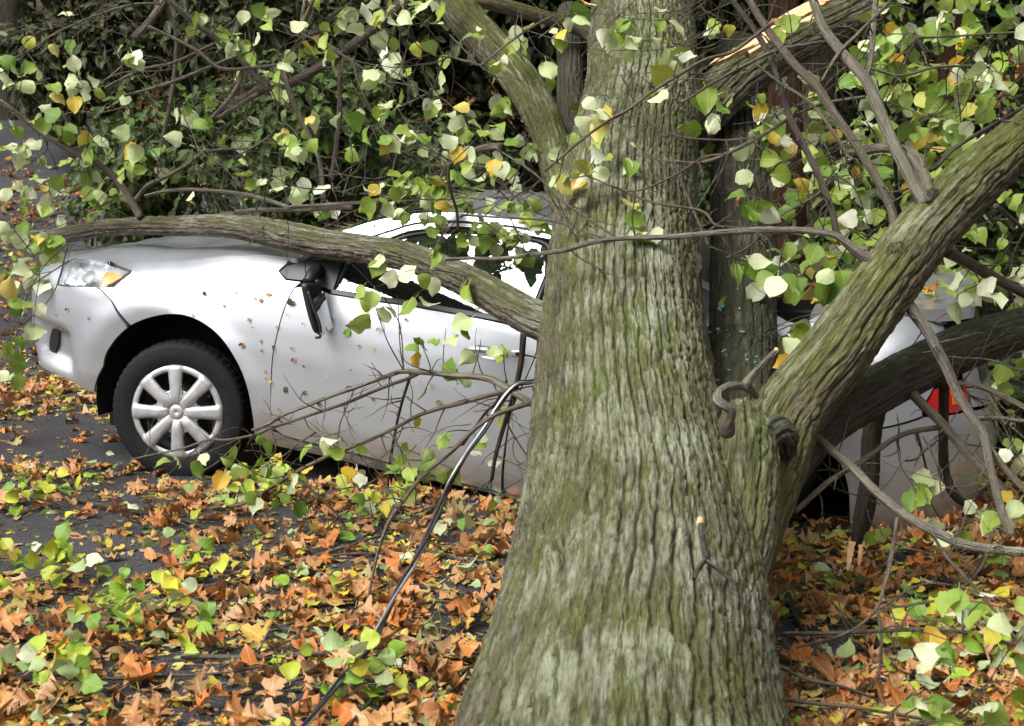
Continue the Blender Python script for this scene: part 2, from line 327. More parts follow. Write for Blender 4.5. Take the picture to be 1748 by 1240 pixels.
# ================================================================= leaf shapes
def leaf_shape(kind, seed):
    r = random.Random(seed)
    if kind == 'linden': st = [(-.05, .17), (.07, .40), (.26, .49), (.48, .465), (.69, .35), (.88, .155), (1.06, 0)]
    elif kind == 'oak': st = [(0, .015), (.13, .05), (.19, .19), (.26, .18), (.31, .07), (.41, .32), (.49, .30), (.54, .08), (.65, .30), (.73, .24), (.77, .08), (.89, .13), (1.0, 0)]
    elif kind == 'maple': st = [(0, .10), (.06, .42), (.16, .22), (.34, .60), (.42, .24), (.60, .40), (.68, .16), (.84, .14), (1.0, 0)]
    else: st = [(0, .05), (.12, .16), (.3, .25), (.52, .27), (.72, .20), (.88, .09), (1.0, 0)]
    fold = r.uniform(.05, .6)*r.choice((1, 1, -1)); bend = r.uniform(-.9, .5); tw = r.uniform(-.35, .35); wav = r.uniform(.03, .12)
    if kind in ('oak', 'maple'): fold *= 1.2; bend *= 1.2; wav *= 2
    cols = (-1, -.55, 0, .55, 1) if kind == 'linden' else (-1, 0, 1); nc = len(cols); cup = r.uniform(-.55, .75); roll = r.uniform(-.5, .5)
    V, Fc = [], []
    for i, (v, h) in enumerate(st):
        for u in cols:
            ja = .11 if kind in ('linden', 'oval') else .17; hh = h*(1 + (r.uniform(-ja, ja) if abs(u) == 1 else 0)) if u else 0
            sk = r.uniform(-.025, .025) if u and h > .05 else 0
            v2 = v+(.07 if kind == 'oak' and u and h > .12 else 0); x = u*hh + .06*math.sin(v*2.2+seed); z = fold*abs(u)*hh + bend*(v-.4)**2 + tw*u*hh*(v-.5) + (r.uniform(-wav, wav) if abs(u) == 1 else 0) + cup*(u*hh)**2 + roll*u*hh*v*v + .05*math.sin(v*9+seed*1.7)*abs(u)
            V.append((x, v2+sk, z))
    for i in range(len(st)-1):
        a = i*nc
        for k in range(nc-1): Fc.append((a+k, a+k+1, a+k+nc+1, a+k+nc))
    b = len(V); pl = .42 if kind == 'linden' else .22     # petiole
    y0 = st[0][0] if kind != 'linden' else .06
    V += [(-.012, y0, .004), (.012, y0, .004), (.014+.03, y0-pl, -.06), (-.006+.03, y0-pl, -.06)]; Fc.append((b, b+3, b+2, b+1))
    V = np.array(V); LC = np.c_[[(u*2, v, 0) for v, h in st for u in [c_*h for c_ in cols]]+[(0, 0, 1)]*4]
    V[:, 1] += pl if kind == 'linden' else 0   # origin at the stalk end
    return V, Fc, LC
KINDS = {}
for kd, nv in (('linden', 9), ('oak', 7), ('maple', 4), ('oval', 6)): KINDS[kd] = [leaf_shape(kd, 100*len(kd)+s) for s in range(nv)]
_lm = {}
def leaf_mesh(kind, var, mat):
    k = (kind, var, mat)
    if k not in _lm:
        V, Fc, lc = KINDS[kind][var]; me = mesh('leaf', V, Fc, M[mat], True); attr(me, 'tint', 'FLOAT', np.zeros(len(V))); attr(me, 'lc', 'FLOAT_VECTOR', lc); _lm[k] = me
    return _lm[k]
def basis(nrm, head):                    # columns x, y, z with z along nrm and y as near head as can be
    z = nrm/np.linalg.norm(nrm, axis=-1, keepdims=True); y = head - z*(head*z).sum(-1, keepdims=True)
    y = y/np.maximum(np.linalg.norm(y, axis=-1, keepdims=True), 1e-6); x = np.cross(y, z)
    return np.stack([x, y, z], -1)
def leaf_cloud(name, kind, mat, Pn, B_, S_, parent=None, off=(0, 0, 0), kindtag='stuff'):
    """one mesh of many leaves: positions, 3x3 bases, sizes"""
    n = len(Pn)
    if not n: return None
    VV, FF, TT, LL, b = [], [], [], [], 0; nv = len(KINDS[kind]); ch = RNG.integers(0, nv, n)
    for v in range(nv):
        idx = np.where(ch == v)[0]
        if not len(idx): continue
        V0, F0, lc = KINDS[kind][v]; LL.append(np.tile(lc, (len(idx), 1))); F0 = np.array(F0); k = len(V0)
        W_ = np.einsum('nij,vj->nvi', B_[idx]*S_[idx][:, None, None], V0) + (Pn[idx]-np.array(off))[:, None]
        VV.append(W_.reshape(-1, 3)); FF.append((F0[None]+(np.arange(len(idx))*k)[:, None, None]+b).reshape(-1, 4)); b += len(idx)*k
        TT.append(np.repeat(RNG.random(len(idx)), k))
    me = mesh(name, np.vstack(VV), np.vstack(FF), M[mat]); attr(me, 'tint', 'FLOAT', np.concatenate(TT)); attr(me, 'lc', 'FLOAT_VECTOR', np.vstack(LL))
    o = link(name, me, parent)
    if kindtag: o['kind'] = kindtag
    return o
def leaf_objects(name, kind, mat, Pn, B_, S_, parent=None, off=(0, 0, 0), label=None, cat=None, group=None):
    for p, bb, s in zip(Pn, B_, S_):
        o = link(name, leaf_mesh(kind, random.randrange(len(KINDS[kind])), mat), parent)
        mw = Matrix([[*(bb[i]*s), p[i]-off[i]] for i in range(3)]+[[0, 0, 0, 1]])
        o.matrix_local = mw
        if label: tag(o, label, cat, group)
def rand_dirs(n):
    v = RNG.normal(size=(n, 3)); return v/np.linalg.norm(v, axis=1, keepdims=True)
# ================================================================= data measured for this scene (metres)
# ---------------------------------------------------------------- car body shape (metres; x runs from the front axle to the tail)
def _tab(tab, v):
    a = np.array(tab); return np.interp(v, a[:, 0], a[:, 1])
SIDE = [(.10,.74),(.17,.80),(.22,.835),(.30,.858),(.45,.872),(.60,.874),(.72,.868),(.82,.852),(.90,.828),(.94,.808),(1.0,.782),(1.2,.68),(1.36,.60),(1.42,.54),(1.46,.40)]
FEND = [(.10,.76),(.17,.815),(.22,.838),(.30,.858),(.45,.871),(.60,.873),(.70,.864),(.78,.845),(.84,.818),(.88,.790),(.91,.755),(.94,.705),(.97,.62),(1.0,.45)]
DECK = [(.10,.74),(.17,.80),(.22,.835),(.30,.858),(.45,.872),(.60,.874),(.72,.868),(.82,.855),(.90,.830),(.96,.795),(1.0,.755),(1.03,.70),(1.06,.60),(1.09,.4)]
NOSE = [(.10,-.89),(.17,-.97),(.25,-1.015),(.40,-1.04),(.55,-1.04),(.64,-1.02),(.72,-.97),(.79,-.90),(.86,-.80),(.91,-.71),(.95,-.65),(1.0,-.61)]
TAIL = [(.10,3.42),(.17,3.50),(.30,3.56),(.45,3.585),(.60,3.575),(.70,3.54),(.85,3.50),(1.0,3.47),(1.06,3.44)]
HOODE = [(-.9,.77),(-.6,.805),(-.4,.835),(-.23,.86),(-.02,.90),(.12,.937),(.23,.968),(.4,.995),(.62,1.015),(.8,1.03)]
def sst(a, b, v):
    t = np.clip((v-a)/(b-a), 0, 1); return t*t*(3-2*t)
def drop(x):                       # how far the broken-backed body sits above or below its normal height
    x = np.asarray(x, float)
    return .09 - .146*np.where(x < 1.75, x, 1.75 + .15*np.tanh((x-1.75)/.15))
def halfwidth(x, zl):
    he = _tab(HOODE, x)
    zf = np.where(zl > .7, .7 + (zl-.7)*(.94-.7)/(he-.7), zl)
    f = _tab(FEND, zf); s = _tab(SIDE, zl); d = _tab(DECK, zl)
    wf = 1 - sst(.40, .80, x); wr = sst(2.75, 3.0, x)
    y = f*wf + s*(1-wf)*(1-wr) + d*wr*(1-wf)
    for ax, az in ((0., .24), (2.65, .42)):        # wheel-arch lips swell a little
        r = np.hypot(x-ax, zl-az); y = y + .014*np.exp(-((r-.46)/.06)**2)*(zl < .8)
    return y
X0, X1 = -.36, 3.10
def skin(t, zl, off=0.):           # t: distance along the plan outline (x on the flank, angle round the corners)
    t = np.asarray(t, float); zl = np.asarray(zl, float)
    ph = np.clip((X0-t)/.6, 0, np.pi/2); pr = np.clip((t-X1)/.4, 0, np.pi/2)
    L = X0 - _tab(NOSE, zl); R = _tab(TAIL, zl) - X1
    x = np.where(t < X0, X0 - L*np.sin(ph)**(2/2.6), np.where(t > X1, X1 + R*np.sin(pr)**(2/2.8), t))
    y = halfwidth(x, zl)
    y = np.where(t < X0, y*np.maximum(np.cos(ph), 0)**(2/2.9), np.where(t > X1, y*np.maximum(np.cos(pr), 0)**(2/2.6), y))
    return np.stack([x, -y, zl + drop(x)], -1)
def skin_n(t, zl):
    e = 2e-3
    t = np.asarray(t, float); zl = np.asarray(zl, float)
    a = skin(t+e, zl)-skin(t-e, zl); b = skin(t, zl+e)-skin(t, zl-e)
    n = np.cross(a, b); l = np.linalg.norm(n, axis=-1, keepdims=True); return n/np.maximum(l, 1e-9)
# ----------------------------------------------------------------
CAR_ORG = (-1.2791, 7.2484, 0.0)
CAR_YAW = -0.33656
CARK = {'seam': [(-0.369, 0.725), (-0.296, 0.68), (-0.192, 0.605)], 'arch': [(-0.392, 0.222), (-0.369, 0.315), (-0.338, 0.421), (-0.251, 0.534), (-0.137, 0.617), (0.02, 0.675), (0.157, 0.677), (0.293, 0.61), (0.392, 0.47), (0.423, 0.315), (0.416, 0.185)], 'hl': [(-0.541, 0.696), (-0.559, 0.743), (-0.65, 0.804), (-0.423, 0.822), (-0.247, 0.815), (-0.3, 0.758), (-0.338, 0.736), (-0.478, 0.704)], 'amber': [(-0.365, 0.744), (-0.366, 0.798), (-0.339, 0.805), (-0.272, 0.794), (-0.341, 0.748)], 'bumplow': [(-0.385, 0.217), (-0.438, 0.23), (-0.57, 0.256), (-0.787, 0.256)], 'fog': [(-0.768, 0.312), (-0.688, 0.406), (-0.645, 0.456), (-0.579, 0.471), (-0.601, 0.39), (-0.651, 0.333)], 'tri': [(0.534, 0.946), (0.56, 0.975), (0.643, 1.009), (0.818, 1.044), (0.807, 0.92), (0.688, 0.935), (0.579, 0.926)], 'dseam': [(0.662, 0.955), (0.616, 0.882), (0.582, 0.783), (0.555, 0.673), (0.531, 0.548), (0.517, 0.36), (0.507, 0.235)], 'dlow': [(0.525, 0.249), (0.563, 0.226), (0.638, 0.221), (0.779, 0.22), (0.96, 0.216), (1.161, 0.204), (1.355, 0.192), (1.589, 0.183)], 'sill': [(0.465, 0.183), (0.524, 0.154), (0.754, 0.155), (1.019, 0.15), (1.184, 0.156), (1.427, 0.168), (1.68, 0.18)], 'drear': [(1.747, 0.923), (1.75, 0.83), (1.718, 0.727), (1.656, 0.567), (1.634, 0.449), (1.601, 0.204)], 'belt': [(0.807, 0.92), (0.956, 0.923), (1.174, 0.934), (1.363, 0.937), (1.575, 0.94), (1.718, 0.942)], 'wintop': [(0.833, 1.039), (1.01, 1.157), (1.09, 1.203), (1.202, 1.238), (1.336, 1.267), (1.467, 1.277), (1.582, 1.281), (1.722, 1.281)], 'thin': [(0.836, 1.089), (0.931, 1.157), (1.053, 1.216), (1.119, 1.247), (1.217, 1.273), (1.331, 1.291), (1.463, 1.301), (1.598, 1.309), (1.749, 1.308)], 'outer': [(0.748, 1.135), (0.775, 1.15), (0.893, 1.212), (0.998, 1.253), (1.111, 1.289), (1.225, 1.314), (1.378, 1.335), (1.557, 1.343), (1.744, 1.338)]}
TRUNK = [[0.19, 2.05, -0.46, 0.56], [0.205, 2.45, -0.26, 0.49], [0.215, 2.8, -0.09, 0.43], [0.2614, 3.23, 0.1171, 0.3721], [0.3399, 3.62, 0.2638, 0.3459], [0.3454, 3.77, 0.3804, 0.3241], [0.3448, 4.1, 0.5531, 0.2928], [0.3481, 4.36, 0.6822, 0.2814], [0.3516, 4.5, 0.7527, 0.2742], [0.373, 4.84, 0.9029, 0.2767], [0.4067, 5.17, 1.0799, 0.2672], [0.4233, 5.34, 1.1774, 0.2603], [0.4697, 5.78, 1.3903, 0.2665], [0.5602, 6.3, 1.6385, 0.2493], [0.6212, 6.9, 1.9311, 0.25], [0.6742, 7.6, 2.2789, 0.2502], [0.7335, 8.4, 2.7579, 0.2489]]
LIMBS = [[[0.6198, 3.8269, 0.3056, 0.0846], [0.689, 3.9972, 0.4376, 0.1013], [0.7667, 4.1657, 0.5566, 0.105], [0.8385, 4.2834, 0.6739, 0.1039], [0.9895, 4.3587, 0.848, 0.0986], [1.1602, 4.4864, 1.0361, 0.0949], [1.3521, 4.6635, 1.2157, 0.0935], [1.5539, 4.8379, 1.3765, 0.087], [1.7818, 5.0118, 1.5337, 0.0775], [2.0914, 5.2451, 1.7533, 0.0721]], [[0.7457, 4.1509, 0.4526, 0.084], [0.8535, 4.3152, 0.543, 0.0834], [0.9951, 4.4777, 0.6197, 0.078], [1.2118, 4.6411, 0.7034, 0.0751], [1.4502, 4.8033, 0.7785, 0.0751], [1.6804, 4.9629, 0.8352, 0.0708], [1.9832, 5.1699, 0.87, 0.0668]], [[0.6331, 4.0996, 0.4472, 0.1038], [0.7271, 4.4729, 0.5863, 0.1124], [0.8093, 4.9443, 0.7047, 0.1203], [0.8741, 5.3712, 0.8653, 0.1245], [0.9364, 5.8027, 1.0585, 0.1261], [1.0227, 6.4439, 1.305, 0.1244], [1.1387, 7.3037, 1.6686, 0.1186], [1.2784, 8.1662, 2.0517, 0.1186]], [[0.1753, 4.9173, 0.8696, 0.0652], [0.0853, 5.0216, 0.8929, 0.0632], [-0.0086, 5.178, 0.9272, 0.0617], [-0.1646, 5.3894, 0.993, 0.0587], [-0.3091, 5.5978, 1.0377, 0.0572], [-0.4357, 5.7537, 1.0689, 0.0591], [-0.6277, 6.008, 1.0817, 0.0595], [-0.7953, 6.1607, 1.09, 0.061], [-0.9704, 6.3158, 1.1146, 0.0602], [-1.1529, 6.4706, 1.1382, 0.056], [-1.3428, 6.6238, 1.1498, 0.0491], [-1.6076, 6.8245, 1.1407, 0.0446], [-1.8301, 6.9249, 1.1361, 0.0415], [-2.0297, 7.0232, 1.1173, 0.0397], [-2.2474, 7.0684, 1.0804, 0.035], [-2.4388, 7.119, 1.0807, 0.0214], [-2.6727, 7.1248, 1.1213, 0.0113]], [[-0.395, 7.1034, 2.391, 0.0818], [-0.3053, 6.9808, 2.2387, 0.0829], [-0.1904, 6.8567, 2.0768, 0.085], [-0.0707, 6.7372, 1.9464, 0.0848], [0.0294, 6.6192, 1.8275, 0.0835], [0.116, 6.4977, 1.6834, 0.0801], [0.175, 6.3237, 1.525, 0.0741], [0.2076, 6.0481, 1.363, 0.0751], [0.256, 5.6189, 1.1861, 0.0738]], [[-0.5456, 7.4039, 2.3732, 0.0332], [-0.3084, 7.3914, 2.2851, 0.0383], [-0.0712, 7.3839, 2.2322, 0.0383], [0.1672, 7.4259, 2.1726, 0.036], [0.3788, 7.4665, 2.1032, 0.0388], [0.5516, 7.3413, 1.9328, 0.051]], [[0.3161, 7.7888, 2.2385, 0.07], [0.3048, 7.5495, 1.9764, 0.0655], [0.2953, 7.2105, 1.7234, 0.0679], [0.3017, 6.672, 1.4889, 0.0761]], [[0.8046, 6.6854, 1.5831, 0.1087], [0.9897, 6.8628, 1.765, 0.1112], [1.1736, 6.9836, 1.9037, 0.1106], [1.4588, 7.1568, 2.0564, 0.1061], [1.7721, 7.2813, 2.2214, 0.0983], [2.0343, 7.4081, 2.4025, 0.0925]], [[1.2305, 4.6894, 0.6878, 0.0286], [1.2501, 4.8072, 0.5933, 0.0311], [1.2497, 4.8633, 0.4902, 0.0324], [1.2562, 4.8921, 0.3377, 0.0336], [1.2479, 4.9234, 0.2031, 0.034], [1.2351, 4.9559, 0.0763, 0.0199]], [[1.4742, 4.8039, 0.7824, 0.0189], [1.5177, 4.9211, 0.5416, 0.0168], [1.5502, 4.9958, 0.3571, 0.0172], [1.5838, 4.9834, 0.2697, 0.0163], [1.6566, 5.0251, 0.2078, 0.0109]]]
